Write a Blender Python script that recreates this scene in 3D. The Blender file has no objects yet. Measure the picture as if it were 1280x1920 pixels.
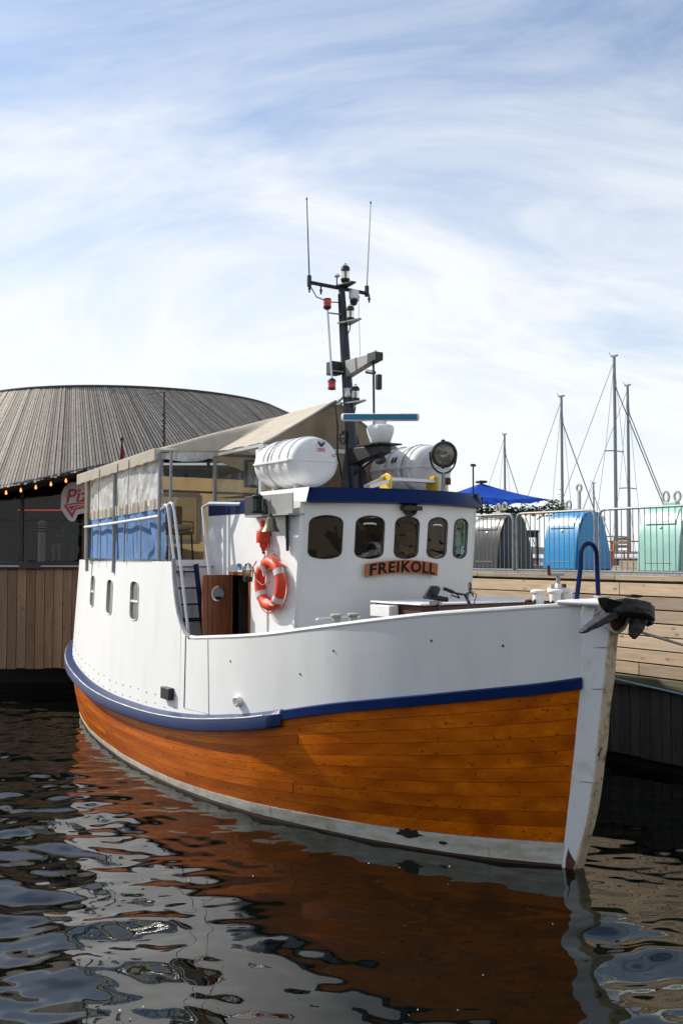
import bpy, math, random
import numpy as np
from mathutils import Vector, Matrix

random.seed(7); RNG = np.random.default_rng(7)
SC = bpy.context.scene
COL = SC.collection

# ------------------------------------------------------------------ camera
CAM_H = 3.4
cam_d = bpy.data.cameras.new('camera'); cam = bpy.data.objects.new('camera', cam_d); COL.objects.link(cam)
cam.location = (0, 0, CAM_H)
cam.rotation_euler = (math.radians(90) + math.atan(80/1867), 0, 0)
cam_d.sensor_fit = 'VERTICAL'; cam_d.sensor_height = 36.0; cam_d.lens = 36.0*1867/1920
cam_d.clip_start = 0.05; cam_d.clip_end = 12000
SC.camera = cam

# ------------------------------------------------------------------ light
SUN_EL, SUN_DIR = math.radians(38), Vector((-0.910, 0.415, 0)).normalized()
S = Vector((SUN_DIR.x*math.cos(SUN_EL), SUN_DIR.y*math.cos(SUN_EL), math.sin(SUN_EL)))
sun_d = bpy.data.lights.new('sun', 'SUN'); sun_d.energy = 3.3; sun_d.angle = math.radians(0.53); sun_d.color = (1.0, 0.94, 0.85)
sun = bpy.data.objects.new('sun', sun_d); COL.objects.link(sun)
sun.rotation_euler = S.to_track_quat('Z', 'Y').to_euler(); sun.location = (-40, 20, 50)
W = bpy.data.worlds.new('World'); SC.world = W; W.use_nodes = True
wn, wl = W.node_tree.nodes, W.node_tree.links
wn.clear()
def N(nodes, t, **kw):
    n = nodes.new(t)
    for k, v in kw.items(): setattr(n, k, v)
    return n
out = N(wn, 'ShaderNodeOutputWorld'); bg = N(wn, 'ShaderNodeBackground'); bg.inputs['Strength'].default_value = 0.1
sky = N(wn, 'ShaderNodeTexSky', sky_type='NISHITA', sun_disc=False)
sky.sun_elevation = SUN_EL; sky.sun_rotation = math.atan2(SUN_DIR.x, SUN_DIR.y); sky.air_density = 1.0; sky.dust_density = 0.6; sky.ozone_density = 2.0
# thin cirrus: noise on the plane of a high cloud layer, mixed over the clear sky
tc = N(wn, 'ShaderNodeTexCoord'); sep = N(wn, 'ShaderNodeSeparateXYZ'); wl.new(tc.outputs['Generated'], sep.inputs[0])
def wmath(op, a, b=None, c=None, clamp=False):
    n = N(wn, 'ShaderNodeMath', operation=op); n.use_clamp = clamp
    for i, s in enumerate((a, b, c)):
        if s is None: continue
        if isinstance(s, (int, float)): n.inputs[i].default_value = s
        else: wl.new(s, n.inputs[i])
    return n.outputs[0]
zc = wmath('MAXIMUM', sep.outputs[2], 0.0); zd = wmath('ADD', zc, 0.5)
cx = wmath('DIVIDE', sep.outputs[0], zd); cy = wmath('DIVIDE', sep.outputs[1], zd)
comb = N(wn, 'ShaderNodeCombineXYZ'); wl.new(cx, comb.inputs[0]); wl.new(cy, comb.inputs[1])
mp = N(wn, 'ShaderNodeMapping'); mp.inputs['Rotation'].default_value = (0, 0, math.radians(-60)); mp.inputs['Scale'].default_value = (1.1, 2.6, 1); mp.inputs['Location'].default_value = (7.1, 3.3, 0)
wl.new(comb.outputs[0], mp.inputs[0])
n1 = N(wn, 'ShaderNodeTexNoise'); n1.inputs['Scale'].default_value = 1.5; n1.inputs['Detail'].default_value = 10; n1.inputs['Roughness'].default_value = 0.62; n1.inputs['Distortion'].default_value = 1.0
wl.new(mp.outputs[0], n1.inputs['Vector'])
n2 = N(wn, 'ShaderNodeTexNoise'); n2.inputs['Scale'].default_value = 0.9; n2.inputs['Detail'].default_value = 3; n2.inputs['Distortion'].default_value = 0.3
wl.new(comb.outputs[0], n2.inputs['Vector'])
cov = wmath('ADD', wmath('MULTIPLY', n1.outputs[0], 0.95), wmath('MULTIPLY', n2.outputs[0], 0.55))
low = wmath('SUBTRACT', 1.0, wmath('MULTIPLY', zc, 1.75), clamp=True)           # the layer thickens towards the horizon
cov = wmath('ADD', cov, wmath('MULTIPLY', low, 0.46))
cov = wmath('MULTIPLY', wmath('SUBTRACT', cov, 0.64), 2.2, clamp=True)
cov = wmath('MULTIPLY', cov, 0.93)
mix = N(wn, 'ShaderNodeMix', data_type='RGBA'); wl.new(cov, mix.inputs[0]); wl.new(sky.outputs[0], mix.inputs[6])
mix.inputs[7].default_value = (5.9, 6.05, 6.22, 1)
wl.new(mix.outputs[2], bg.inputs[0]); wl.new(bg.outputs[0], out.inputs[0])
SC.view_settings.view_transform = 'Standard'; SC.view_settings.look = 'None'; SC.view_settings.exposure = 0.75; SC.view_settings.gamma = 1
SC.render.engine = 'CYCLES'; SC.cycles.use_denoising = True; SC.cycles.max_bounces = 10; SC.cycles.transparent_max_bounces = 24
SC.cycles.caustics_reflective = False; SC.cycles.caustics_refractive = False; SC.cycles.sample_clamp_indirect = 6

# ------------------------------------------------------------------ boat frame: x forward, y to port, z up from the water
ANG = math.radians(33.5)
BP = Vector((2.567, 10.924, 0)); BX = Vector((math.sin(ANG), -math.cos(ANG), 0)); BY = Vector((math.cos(ANG), math.sin(ANG), 0))
BROT = ANG - math.pi/2
def tow(l): return BP + BX*l[0] + BY*l[1] + Vector((0, 0, l[2]))

# ------------------------------------------------------------------ materials
def nodes(name):
    m = bpy.data.materials.new(name); m.use_nodes = True
    t = m.node_tree; return m, t.nodes, t.links, t.nodes['Principled BSDF']
def ramp(ns, stops):
    r = ns.new('ShaderNodeValToRGB'); e = r.color_ramp.elements
    while len(e) < len(stops): e.new(0.5)
    for i, (p, c) in enumerate(stops): e[i].position = p; e[i].color = (c[0], c[1], c[2], 1)
    return r
def sc(c, k): return tuple(min(1, x*k) for x in c)
def paint(name, col, rough=0.45, var=0.08, bump=0.0, metal=0.0, scale=3.0, coat=0.0, bscale=40, rvar=0.12, stretch=(1,1,1)):
    m, ns, ls, b = nodes(name)
    tcn = ns.new('ShaderNodeTexCoord'); mp_ = ns.new('ShaderNodeMapping'); mp_.inputs['Scale'].default_value = stretch
    ls.new(tcn.outputs['Object'], mp_.inputs[0])
    no = ns.new('ShaderNodeTexNoise'); no.inputs['Scale'].default_value = scale; no.inputs['Detail'].default_value = 8; no.inputs['Roughness'].default_value = 0.65
    ls.new(mp_.outputs[0], no.inputs['Vector'])
    r = ramp(ns, [(0.3, sc(col, 1-var*1.6)), (0.7, sc(col, 1+var*0.6))]); ls.new(no.outputs[0], r.inputs[0]); ls.new(r.outputs[0], b.inputs['Base Color'])
    mr = ns.new('ShaderNodeMapRange'); mr.inputs[3].default_value = max(0.02, rough-rvar); mr.inputs[4].default_value = min(1, rough+rvar)
    ls.new(no.outputs[0], mr.inputs[0]); ls.new(mr.outputs[0], b.inputs['Roughness'])
    b.inputs['Metallic'].default_value = metal; b.inputs['Coat Weight'].default_value = coat
    if bump:
        n3 = ns.new('ShaderNodeTexNoise'); n3.inputs['Scale'].default_value = bscale; n3.inputs['Detail'].default_value = 4; ls.new(tcn.outputs['Object'], n3.inputs['Vector'])
        bu = ns.new('ShaderNodeBump'); bu.inputs['Strength'].default_value = bump; bu.inputs['Distance'].default_value = 0.02
        ls.new(n3.outputs[0], bu.inputs['Height']); ls.new(bu.outputs[0], b.inputs['Normal'])
    return m
def wood(name, dark, light, axis=0, rough=0.75, coat=0.0, knots=0.5, tone=0.45, grain=1.0, bump=0.25, weather=None, spec=0.5, kscale=1.0):
    """plank wood: grain runs along the given object axis, every object gets its own tone and its own piece of the pattern"""
    m, ns, ls, b = nodes(name)
    tcn = ns.new('ShaderNodeTexCoord'); oi = ns.new('ShaderNodeObjectInfo')
    off = ns.new('ShaderNodeVectorMath'); off.operation = 'MULTIPLY_ADD'
    cb = ns.new('ShaderNodeCombineXYZ'); [ls.new(oi.outputs['Random'], cb.inputs[i]) for i in range(3)]
    off.inputs[1].default_value = (37, 61, 83); ls.new(cb.outputs[0], off.inputs[0]); ls.new(tcn.outputs['Object'], off.inputs[2])
    mp_ = ns.new('ShaderNodeMapping'); s = [9.0*grain]*3; s[axis] = 0.7*grain; mp_.inputs['Scale'].default_value = s; ls.new(off.outputs[0], mp_.inputs[0])
    g = ns.new('ShaderNodeTexNoise'); g.inputs['Scale'].default_value = 2.2; g.inputs['Detail'].default_value = 9; g.inputs['Roughness'].default_value = 0.68; g.inputs['Distortion'].default_value = 0.3
    ls.new(mp_.outputs[0], g.inputs['Vector'])
    r = ramp(ns, [(0.28, dark), (0.5, tuple((a+c)/2 for a, c in zip(dark, light))), (0.72, light)]); ls.new(g.outputs[0], r.inputs[0])
    col = r.outputs[0]
    # tone per plank
    mr = ns.new('ShaderNodeMapRange'); mr.inputs[3].default_value = 1-tone; mr.inputs[4].default_value = 1+tone*0.55; ls.new(oi.outputs['Random'], mr.inputs[0])
    mu = ns.new('ShaderNodeMix'); mu.data_type = 'RGBA'; mu.blend_type = 'MULTIPLY'; mu.inputs[0].default_value = 1.0
    ls.new(col, mu.inputs[6]); ls.new(mr.outputs[0], mu.inputs[7]); col = mu.outputs[2]
    if knots:
        mk = ns.new('ShaderNodeMapping'); s = [6.5*kscale]*3; s[axis] = 2.6*kscale; mk.inputs['Scale'].default_value = s; ls.new(off.outputs[0], mk.inputs[0])
        vo = ns.new('ShaderNodeTexVoronoi'); vo.inputs['Scale'].default_value = 1.0; ls.new(mk.outputs[0], vo.inputs['Vector'])
        kr = ramp(ns, [(0.06, (1, 1, 1)), (0.17, (0, 0, 0))]); ls.new(vo.outputs['Distance'], kr.inputs[0])
        km = ns.new('ShaderNodeMath'); km.operation = 'MULTIPLY'; km.inputs[1].default_value = knots; ls.new(kr.outputs[0], km.inputs[0])
        mk2 = ns.new('ShaderNodeMix'); mk2.data_type = 'RGBA'; ls.new(km.outputs[0], mk2.inputs[0]); ls.new(col, mk2.inputs[6]); mk2.inputs[7].default_value = (*sc(dark, 0.25), 1); col = mk2.outputs[2]
    if weather:
        wz = ns.new('ShaderNodeTexNoise'); wz.inputs['Scale'].default_value = 0.55; wz.inputs['Detail'].default_value = 7; wz.inputs['Roughness'].default_value = 0.6; ls.new(mp_.outputs[0], wz.inputs['Vector'])
        wr = ramp(ns, [(0.42, (0, 0, 0)), (0.68, (1, 1, 1))]); ls.new(wz.outputs[0], wr.inputs[0])
        wm = ns.new('ShaderNodeMath'); wm.operation = 'MULTIPLY'; wm.inputs[1].default_value = weather[1]; ls.new(wr.outputs[0], wm.inputs[0])
        mw = ns.new('ShaderNodeMix'); mw.data_type = 'RGBA'; ls.new(wm.outputs[0], mw.inputs[0]); ls.new(col, mw.inputs[6]); mw.inputs[7].default_value = (*weather[0], 1); col = mw.outputs[2]
    ls.new(col, b.inputs['Base Color']); b.inputs['Roughness'].default_value = rough; b.inputs['Coat Weight'].default_value = coat; b.inputs['Coat Roughness'].default_value = 0.16; b.inputs['Specular IOR Level'].default_value = spec
    bu = ns.new('ShaderNodeBump'); bu.inputs['Strength'].default_value = bump; bu.inputs['Distance'].default_value = 0.01; ls.new(g.outputs[0], bu.inputs['Height']); ls.new(bu.outputs[0], b.inputs['Normal'])
    return m
def spotted(name, base, spot, lo, hi, scale=6.0, rough=0.5, detail=8, stretch=(1,1,1), bump=0.15, second=None):
    """paint with patches of something else (rust, wear, algae)"""
    m, ns, ls, b = nodes(name)
    tcn = ns.new('ShaderNodeTexCoord'); mp_ = ns.new('ShaderNodeMapping'); mp_.inputs['Scale'].default_value = stretch; ls.new(tcn.outputs['Object'], mp_.inputs[0])
    no = ns.new('ShaderNodeTexNoise'); no.inputs['Scale'].default_value = scale; no.inputs['Detail'].default_value = detail; no.inputs['Roughness'].default_value = 0.65; ls.new(mp_.outputs[0], no.inputs['Vector'])
    r = ramp(ns, [(lo, base), (hi, spot)]); ls.new(no.outputs[0], r.inputs[0]); col = r.outputs[0]
    if second:
        n2_ = ns.new('ShaderNodeTexNoise'); n2_.inputs['Scale'].default_value = second[1]; n2_.inputs['Detail'].default_value = 6
        m2 = ns.new('ShaderNodeMapping'); m2.inputs['Scale'].default_value = second[4]; m2.inputs['Location'].default_value = (5, 3, 1); ls.new(tcn.outputs['Object'], m2.inputs[0]); ls.new(m2.outputs[0], n2_.inputs['Vector'])
        r2 = ramp(ns, [(second[2], (0, 0, 0)), (second[3], (1, 1, 1))]); ls.new(n2_.outputs[0], r2.inputs[0])
        mx = ns.new('ShaderNodeMix'); mx.data_type = 'RGBA'; ls.new(r2.outputs[0], mx.inputs[0]); ls.new(col, mx.inputs[6]); mx.inputs[7].default_value = (*second[0], 1); col = mx.outputs[2]
    ls.new(col, b.inputs['Base Color']); b.inputs['Roughness'].default_value = rough
    bu = ns.new('ShaderNodeBump'); bu.inputs['Strength'].default_value = bump; bu.inputs['Distance'].default_value = 0.02; ls.new(no.outputs[0], bu.inputs['Height']); ls.new(bu.outputs[0], b.inputs['Normal'])
    return m
def glass(name, tint=(0.75, 0.8, 0.8), gloss=1.0, wob=0.0, rough=0.01):
    m, ns, ls, b = nodes(name); ns.remove(b)
    o = ns['Material Output']; fr = ns.new('ShaderNodeFresnel'); ge = ns.new('ShaderNodeNewGeometry'); io = ns.new('ShaderNodeMapRange'); io.inputs[3].default_value = 1.5; io.inputs[4].default_value = 1/1.5; ls.new(ge.outputs['Backfacing'], io.inputs[0]); ls.new(io.outputs[0], fr.inputs[0])
    t = ns.new('ShaderNodeBsdfTransparent'); t.inputs[0].default_value = (*tint, 1); g = ns.new('ShaderNodeBsdfGlossy'); g.inputs['Roughness'].default_value = rough
    mx = ns.new('ShaderNodeMixShader'); mm = ns.new('ShaderNodeMath'); mm.operation = 'MULTIPLY'; mm.inputs[1].default_value = gloss; mm.use_clamp = True
    ls.new(fr.outputs[0], mm.inputs[0]); ls.new(mm.outputs[0], mx.inputs[0]); ls.new(t.outputs[0], mx.inputs[1]); ls.new(g.outputs[0], mx.inputs[2]); ls.new(mx.outputs[0], o.inputs[0])
    if wob:
        tcn = ns.new('ShaderNodeTexCoord'); no = ns.new('ShaderNodeTexNoise'); no.inputs['Scale'].default_value = 2.0; no.inputs['Detail'].default_value = 3; ls.new(tcn.outputs['Object'], no.inputs['Vector'])
        bu = ns.new('ShaderNodeBump'); bu.inputs['Strength'].default_value = wob; bu.inputs['Distance'].default_value = 0.1; ls.new(no.outputs[0], bu.inputs['Height'])
        ls.new(bu.outputs[0], g.inputs['Normal']); ls.new(bu.outputs[0], fr.inputs['Normal'])
    return m
def cloth(name, col, trans=0.4, var=0.08, bump=0.3, scale=5, clear=0.0, patch=0.0):
    m, ns, ls, b = nodes(name)
    tcn = ns.new('ShaderNodeTexCoord'); no = ns.new('ShaderNodeTexNoise'); no.inputs['Scale'].default_value = scale; no.inputs['Detail'].default_value = 6; ls.new(tcn.outputs['Object'], no.inputs['Vector'])
    r = ramp(ns, [(0.3, sc(col, 1-var*1.7)), (0.7, sc(col, 1+var))]); ls.new(no.outputs[0], r.inputs[0]); ls.new(r.outputs[0], b.inputs['Base Color']); b.inputs['Roughness'].default_value = 0.7
    bu = ns.new('ShaderNodeBump'); bu.inputs['Strength'].default_value = bump; bu.inputs['Distance'].default_value = 0.03; ls.new(no.outputs[0], bu.inputs['Height']); ls.new(bu.outputs[0], b.inputs['Normal'])
    o = ns['Material Output']; tl = ns.new('ShaderNodeBsdfTranslucent'); ls.new(r.outputs[0], tl.inputs[0]); mx = ns.new('ShaderNodeMixShader'); mx.inputs[0].default_value = trans
    ls.new(b.outputs[0], mx.inputs[1]); ls.new(tl.outputs[0], mx.inputs[2]); sh = mx.outputs[0]
    if clear:
        tp = ns.new('ShaderNodeBsdfTransparent'); tp.inputs[0].default_value = (*sc(col, 1.25), 1); m2 = ns.new('ShaderNodeMixShader'); m2.inputs[0].default_value = clear
        if patch: pn = ns.new('ShaderNodeTexNoise'); pn.inputs['Scale'].default_value = 3.2; pn.inputs['Detail'].default_value = 9; pn.inputs['Roughness'].default_value = 0.7; ls.new(tcn.outputs['Object'], pn.inputs['Vector']); pr_ = ramp(ns, [(0.47, (clear,)*3), (0.60, (patch,)*3)]); ls.new(pn.outputs[0], pr_.inputs[0]); ls.new(pr_.outputs[0], m2.inputs[0])
        ls.new(sh, m2.inputs[1]); ls.new(tp.outputs[0], m2.inputs[2]); sh = m2.outputs[0]; b.inputs['Roughness'].default_value = 0.12
    ls.new(sh, o.inputs[0]); return m
def emit(name, col, k):
    m, ns, ls, b = nodes(name); b.inputs['Base Color'].default_value = (*col, 1); b.inputs['Emission Color'].default_value = (*col, 1); b.inputs['Emission Strength'].default_value = k; return m

M = dict(
 white=paint('white_paint', (0.84, 0.84, 0.82), 0.34, 0.05, 0.10, bscale=3.0, scale=1.6),
 white_hull=spotted('white_hull_paint', (0.84, 0.84, 0.82), (0.76, 0.76, 0.72), 0.46, 0.80, 2.2, 0.36, stretch=(1.6, 1.6, 0.45), bump=0.10, second=((0.50, 0.40, 0.27), 15.0, 0.74, 0.86, (1.2, 1.2, 0.12))),
 white_clean=paint('white_gloss', (0.80, 0.80, 0.78), 0.28, 0.04, scale=4),
 rail_white=paint('white_rail_paint', (0.78, 0.78, 0.75), 0.4, 0.08, 0.2),
 stem_white=spotted('stem_white_paint', (0.76, 0.77, 0.76), (0.60, 0.58, 0.52), 0.52, 0.74, 5.0, 0.45, bump=0.35, second=((0.16, 0.07, 0.035), 9.0, 0.70, 0.74, (1, 1, 1))),
 stem_front=spotted('worn_cream_iron', (0.62, 0.52, 0.34), (0.30, 0.15, 0.06), 0.50, 0.68, 7.0, 0.7, bump=0.5, second=((0.10, 0.05, 0.03), 14.0, 0.63, 0.67, (1, 1, 0.5))),
 rust=spotted('bare_rust', (0.12, 0.035, 0.018), (0.05, 0.018, 0.012), 0.4, 0.7, 12, 0.85, bump=0.5),
 boot=spotted('waterline_white', (0.68, 0.665, 0.59), (0.40, 0.37, 0.24), 0.42, 0.70, 3.2, 0.5, stretch=(1, 1, 3), bump=0.3, second=((0.33, 0.18, 0.07), 7.0, 0.62, 0.76, (1, 1, 0.15))),
 antifoul=spotted('red_brown_bottom_paint', (0.07, 0.028, 0.018), (0.05, 0.05, 0.02), 0.45, 0.65, 4, 0.6),
 plank=wood('varnished_pine', (0.42, 0.079, 0.001), (0.84, 0.215, 0.004), 0, 0.34, 0.0, 1.0, 0.24, 0.8, 0.2, ((0.25, 0.036, 0.001), 0.75), 0.22, 1.7),
 caulk=paint('dark_caulk', (0.03, 0.015, 0.008), 0.8),
 navy=spotted('navy_paint', (0.003, 0.017, 0.088), (0.004, 0.021, 0.098), 0.4, 0.7, 3.0, 0.36, bump=0.12, second=((0.42, 0.44, 0.46), 9.0, 0.735, 0.76, (1, 1, 3))),
 navy_clean=paint('navy_enamel', (0.002, 0.014, 0.080), 0.42, 0.10, 0.05),
 mastblack=paint('blue_black_mast_paint', (0.014, 0.018, 0.030), 0.42, 0.2, 0.1),
 anchor=spotted('tarred_iron', (0.016,0.016,0.018), (0.05,0.048,0.046), 0.5, 0.75, 14.0, 0.5, bump=0.5),
 iron=spotted('rusty_iron', (0.035, 0.030, 0.028), (0.10, 0.05, 0.03), 0.5, 0.7, 16.0, 0.7),
 black=paint('black_metal', (0.018, 0.018, 0.02), 0.5, 0.25, 0.2),
 rubber=paint('black_rubber', (0.022, 0.022, 0.024), 0.7, 0.2),
 steel=paint('stainless_tube', (0.55, 0.56, 0.58), 0.28, 0.06, metal=0.9),
 galv=spotted('galvanised_steel', (0.31, 0.325, 0.34), (0.21, 0.22, 0.235), 0.4, 0.65, 11.0, 0.45, bump=0.05),
 alu=paint('aluminium', (0.55, 0.56, 0.58), 0.35, 0.08, metal=0.7),
 greypaint=paint('grey_paint', (0.33, 0.33, 0.32), 0.5, 0.1),
 cream=cloth('cream_canvas', (0.66, 0.59, 0.48), 0.35, 0.06),
 tan=cloth('tan_canvas', (0.43, 0.315, 0.17), 0.38, 0.07),
 smoky=cloth('smoky_plastic_window', (0.42, 0.34, 0.25), 0.35, 0.12, 0.5, 2.0, 0.35),
 blue_cloth=cloth('blue_canvas', (0.12, 0.25, 0.50), 0.12, 0.08, 0.4, 4),
 umbrella=cloth('blue_parasol_cloth', (0.010, 0.085, 0.55), 0.35, 0.06, 0.15),
 vinyl=cloth('clear_vinyl', (0.80, 0.81, 0.80), 0.25, 0.16, 1.2, 3.5, 0.04, 0.38),
 door=wood('door_mahogany', (0.16, 0.042, 0.012), (0.30, 0.085, 0.022), 2, 0.45, 0.3, 0.0, 0.15, 1.2, 0.1),
 board=wood('name_board_wood', (0.30, 0.075, 0.015), (0.52, 0.15, 0.03), 1, 0.5, 0.3, 0.0, 0.1, 1.5, 0.15),
 letter=paint('burnt_letter_paint', (0.004, 0.003, 0.003), 0.9),
 orange=paint('orange_plastic', (0.76, 0.055, 0.012), 0.5, 0.12, scale=6),
 reflect=paint('silver_tape', (0.62, 0.62, 0.60), 0.3, 0.05),
 rope_red=paint('faded_red_rope', (0.45, 0.14, 0.07), 0.8),
 rope=spotted('weathered_rope', (0.45, 0.42, 0.36), (0.30, 0.27, 0.22), 0.4, 0.6, 40, 0.9),
 rope_blue=paint('pale_blue_rope', (0.22, 0.42, 0.50), 0.8),
 brass=paint('dull_bell_brass', (0.22, 0.19, 0.13), 0.38, 0.2, metal=0.7),
 copper=paint('copper_lamp', (0.42, 0.20, 0.11), 0.35, 0.25, metal=0.8),
 raft=paint('raft_fibreglass', (0.78, 0.78, 0.77), 0.32, 0.06, 0.05, scale=3),
 red_lens=paint('red_lens', (0.55, 0.01, 0.015), 0.15, 0.1, coat=0.5),
 green_lens=paint('dark_green_lens', (0.01, 0.05, 0.035), 0.1),
 lens=glass('lamp_glass', (0.85, 0.85, 0.78), 1.6),
 teal=paint('radar_blue', (0.010, 0.17, 0.30), 0.4, 0.08),
 pane=glass('wheelhouse_glass', (0.26, 0.25, 0.22), 2.2, 0.03),
 clear=glass('clear_glass', (0.72, 0.76, 0.76), 1.3, 0.03),
 facade_glass=glass('restaurant_glass', (0.60, 0.62, 0.60), 0.6, 0.04),
 interior=paint('dark_interior', (0.055, 0.04, 0.028), 0.7, 0.3),
 tube_light=paint('pale_grey_tube', (0.60, 0.64, 0.70), 0.3, 0.05),
 port_sky_pane=paint('port_glass_sky_tone', (0.17, 0.185, 0.16), 0.08, 0.35, scale=1.2),  # opaque pane, the sky's reflection is put into its grey-green colour
 bar=paint('dull_zinc_bar', (0.20, 0.205, 0.21), 0.55, 0.2, scale=8),
 flake=paint('floating_flake', (0.5, 0.47, 0.40), 0.8, 0.3),
 deck=paint('grey_deck', (0.24, 0.25, 0.25), 0.75, 0.15, 0.2),
 hatch_red=paint('red_brown_hatch', (0.085, 0.022, 0.014), 0.6, 0.2),
 quay=wood('quay_pine', (0.36, 0.25, 0.15), (0.66, 0.51, 0.35), 0, 0.8, 0, 0.8, 0.42, 1.0, 0.3, ((0.36, 0.32, 0.27), 0.6)),
 quay_v=wood('quay_upright_pine', (0.17, 0.10, 0.052), (0.36, 0.235, 0.135), 2, 0.82, 0, 0.7, 0.35, 1.0, 0.3, ((0.12, 0.085, 0.06), 0.6)),
 quay_wet_shade=wood('wet_shaded_board', (0.030, 0.028, 0.025), (0.085, 0.08, 0.07), 2, 0.75, 0, 0.4, 0.35, 1.0, 0.3, ((0.05, 0.055, 0.035), 0.5)),  # wet boards, colour darkened further to stand in for shade
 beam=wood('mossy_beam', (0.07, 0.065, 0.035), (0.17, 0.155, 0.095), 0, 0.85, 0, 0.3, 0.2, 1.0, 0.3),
 deckwood=wood('pier_deck_wood', (0.24, 0.19, 0.13), (0.46, 0.38, 0.27), 0, 0.85, 0, 0.4, 0.25),
 darkvoid=paint('dark_timber', (0.02, 0.018, 0.015), 0.9),
 bollard_grey=paint('bollard_grey', (0.085, 0.085, 0.088), 0.4, 0.1),
 darkframe=paint('charcoal_frame', (0.025, 0.025, 0.025), 0.5, 0.15),
 slat=wood('silvered_timber', (0.30, 0.255, 0.205), (0.58, 0.515, 0.43), 2, 0.85, 0, 0.35, 0.34, 1.6, 0.3, ((0.20, 0.175, 0.145), 0.5)),
 underslat=paint('black_underlay', (0.022, 0.021, 0.019), 0.9, 0.2),
 rim=paint('dark_zinc', (0.035, 0.036, 0.038), 0.5, 0.2, metal=0.4),
 curtain=paint('green_curtain', (0.08, 0.13, 0.055), 0.85, 0.2, scale=2, stretch=(6, 6, 0.3)),
 bulb=emit('warm_bulb', (1.0, 0.36, 0.09), 1.1),
 redglow=emit('red_led_strip', (1.0, 0.10, 0.02), 0.7),
 sign_back=paint('sign_pale_grey', (0.55, 0.52, 0.52), 0.5),
 sign_red=paint('sign_red', (0.36, 0.03, 0.025), 0.45),
 sign_white=paint('sign_white', (0.75, 0.70, 0.72), 0.45),
 bin_black=paint('graphite_bin', (0.050, 0.050, 0.048), 0.34, 0.2, 0.05, metal=0.2),
 bin_blue=spotted('blue_bin', (0.012, 0.25, 0.56), (0.010, 0.21, 0.49), 0.4, 0.7, 2.5, 0.36, bump=0.06),
 bin_green=spotted('mint_bin', (0.30, 0.56, 0.49), (0.24, 0.47, 0.41), 0.4, 0.7, 2.5, 0.4, bump=0.06),
 sticker=paint('faded_sticker', (0.62, 0.54, 0.50), 0.5, 0.25, scale=14),
 hook=paint('weathered_hook_paint', (0.46, 0.45, 0.39), 0.6, 0.2, scale=20),
 mast=paint('mast_alloy', (0.20, 0.21, 0.23), 0.4, 0.1, metal=0.5),
 wire=paint('rigging_wire', (0.20, 0.21, 0.23), 0.5),
 gel=paint('white_gelcoat', (0.72, 0.73, 0.73), 0.25, 0.06, scale=1.5),
 sailcover=paint('dark_sail_cover', (0.02, 0.022, 0.028), 0.8),
 orange_steel=paint('orange_chair_steel', (0.50, 0.13, 0.03), 0.5),
 tabletop=wood('pale_table_wood', (0.36, 0.27, 0.18), (0.58, 0.46, 0.33), 0, 0.7, 0, 0.2),
 leaf=cloth('leaf_green', (0.09, 0.21, 0.035), 0.45, 0.3, 0.1, 5),
 facade=wood('brown_facade_board', (0.16, 0.105, 0.06), (0.32, 0.22, 0.13), 2, 0.85, 0, 0.2),
 hill=paint('far_hill', (0.05, 0.08, 0.09), 0.95, 0.2),
 skin=paint('skin', (0.50, 0.30, 0.22), 0.55), hair=paint('brown_hair', (0.06, 0.035, 0.02), 0.6), redshirt=paint('red_shirt', (0.42, 0.03, 0.03), 0.8), whitecloth=paint('white_cloth', (0.7, 0.68, 0.66), 0.8), magenta=paint('magenta_cloth', (0.35, 0.04, 0.20), 0.8), trousers=paint('dark_trousers', (0.03, 0.035, 0.05), 0.85),
 yellow=paint('yellow_plastic', (0.72, 0.48, 0.03), 0.45), maroon=paint('maroon_flag', (0.13, 0.012, 0.018), 0.85),
 grey_plastic=paint('grey_plastic', (0.30, 0.31, 0.32), 0.4), blue_label=paint('blue_label', (0.12, 0.24, 0.42), 0.5), red_print=paint('red_print', (0.5, 0.06, 0.05), 0.6),
 porthole=glass('porthole_glass', (0.5, 0.5, 0.5), 2.0),
)

for k_, v_ in (('navy_clean', 0.15), ('umbrella', 0.2)):
    for n_ in M[k_].node_tree.nodes:
        if n_.type == 'BSDF_PRINCIPLED': n_.inputs['Specular IOR Level'].default_value = v_
M['navy_matt'] = M['navy'].copy(); M['navy_matt'].node_tree.nodes['Principled BSDF'].inputs['Specular IOR Level'].default_value = 0.15
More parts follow.
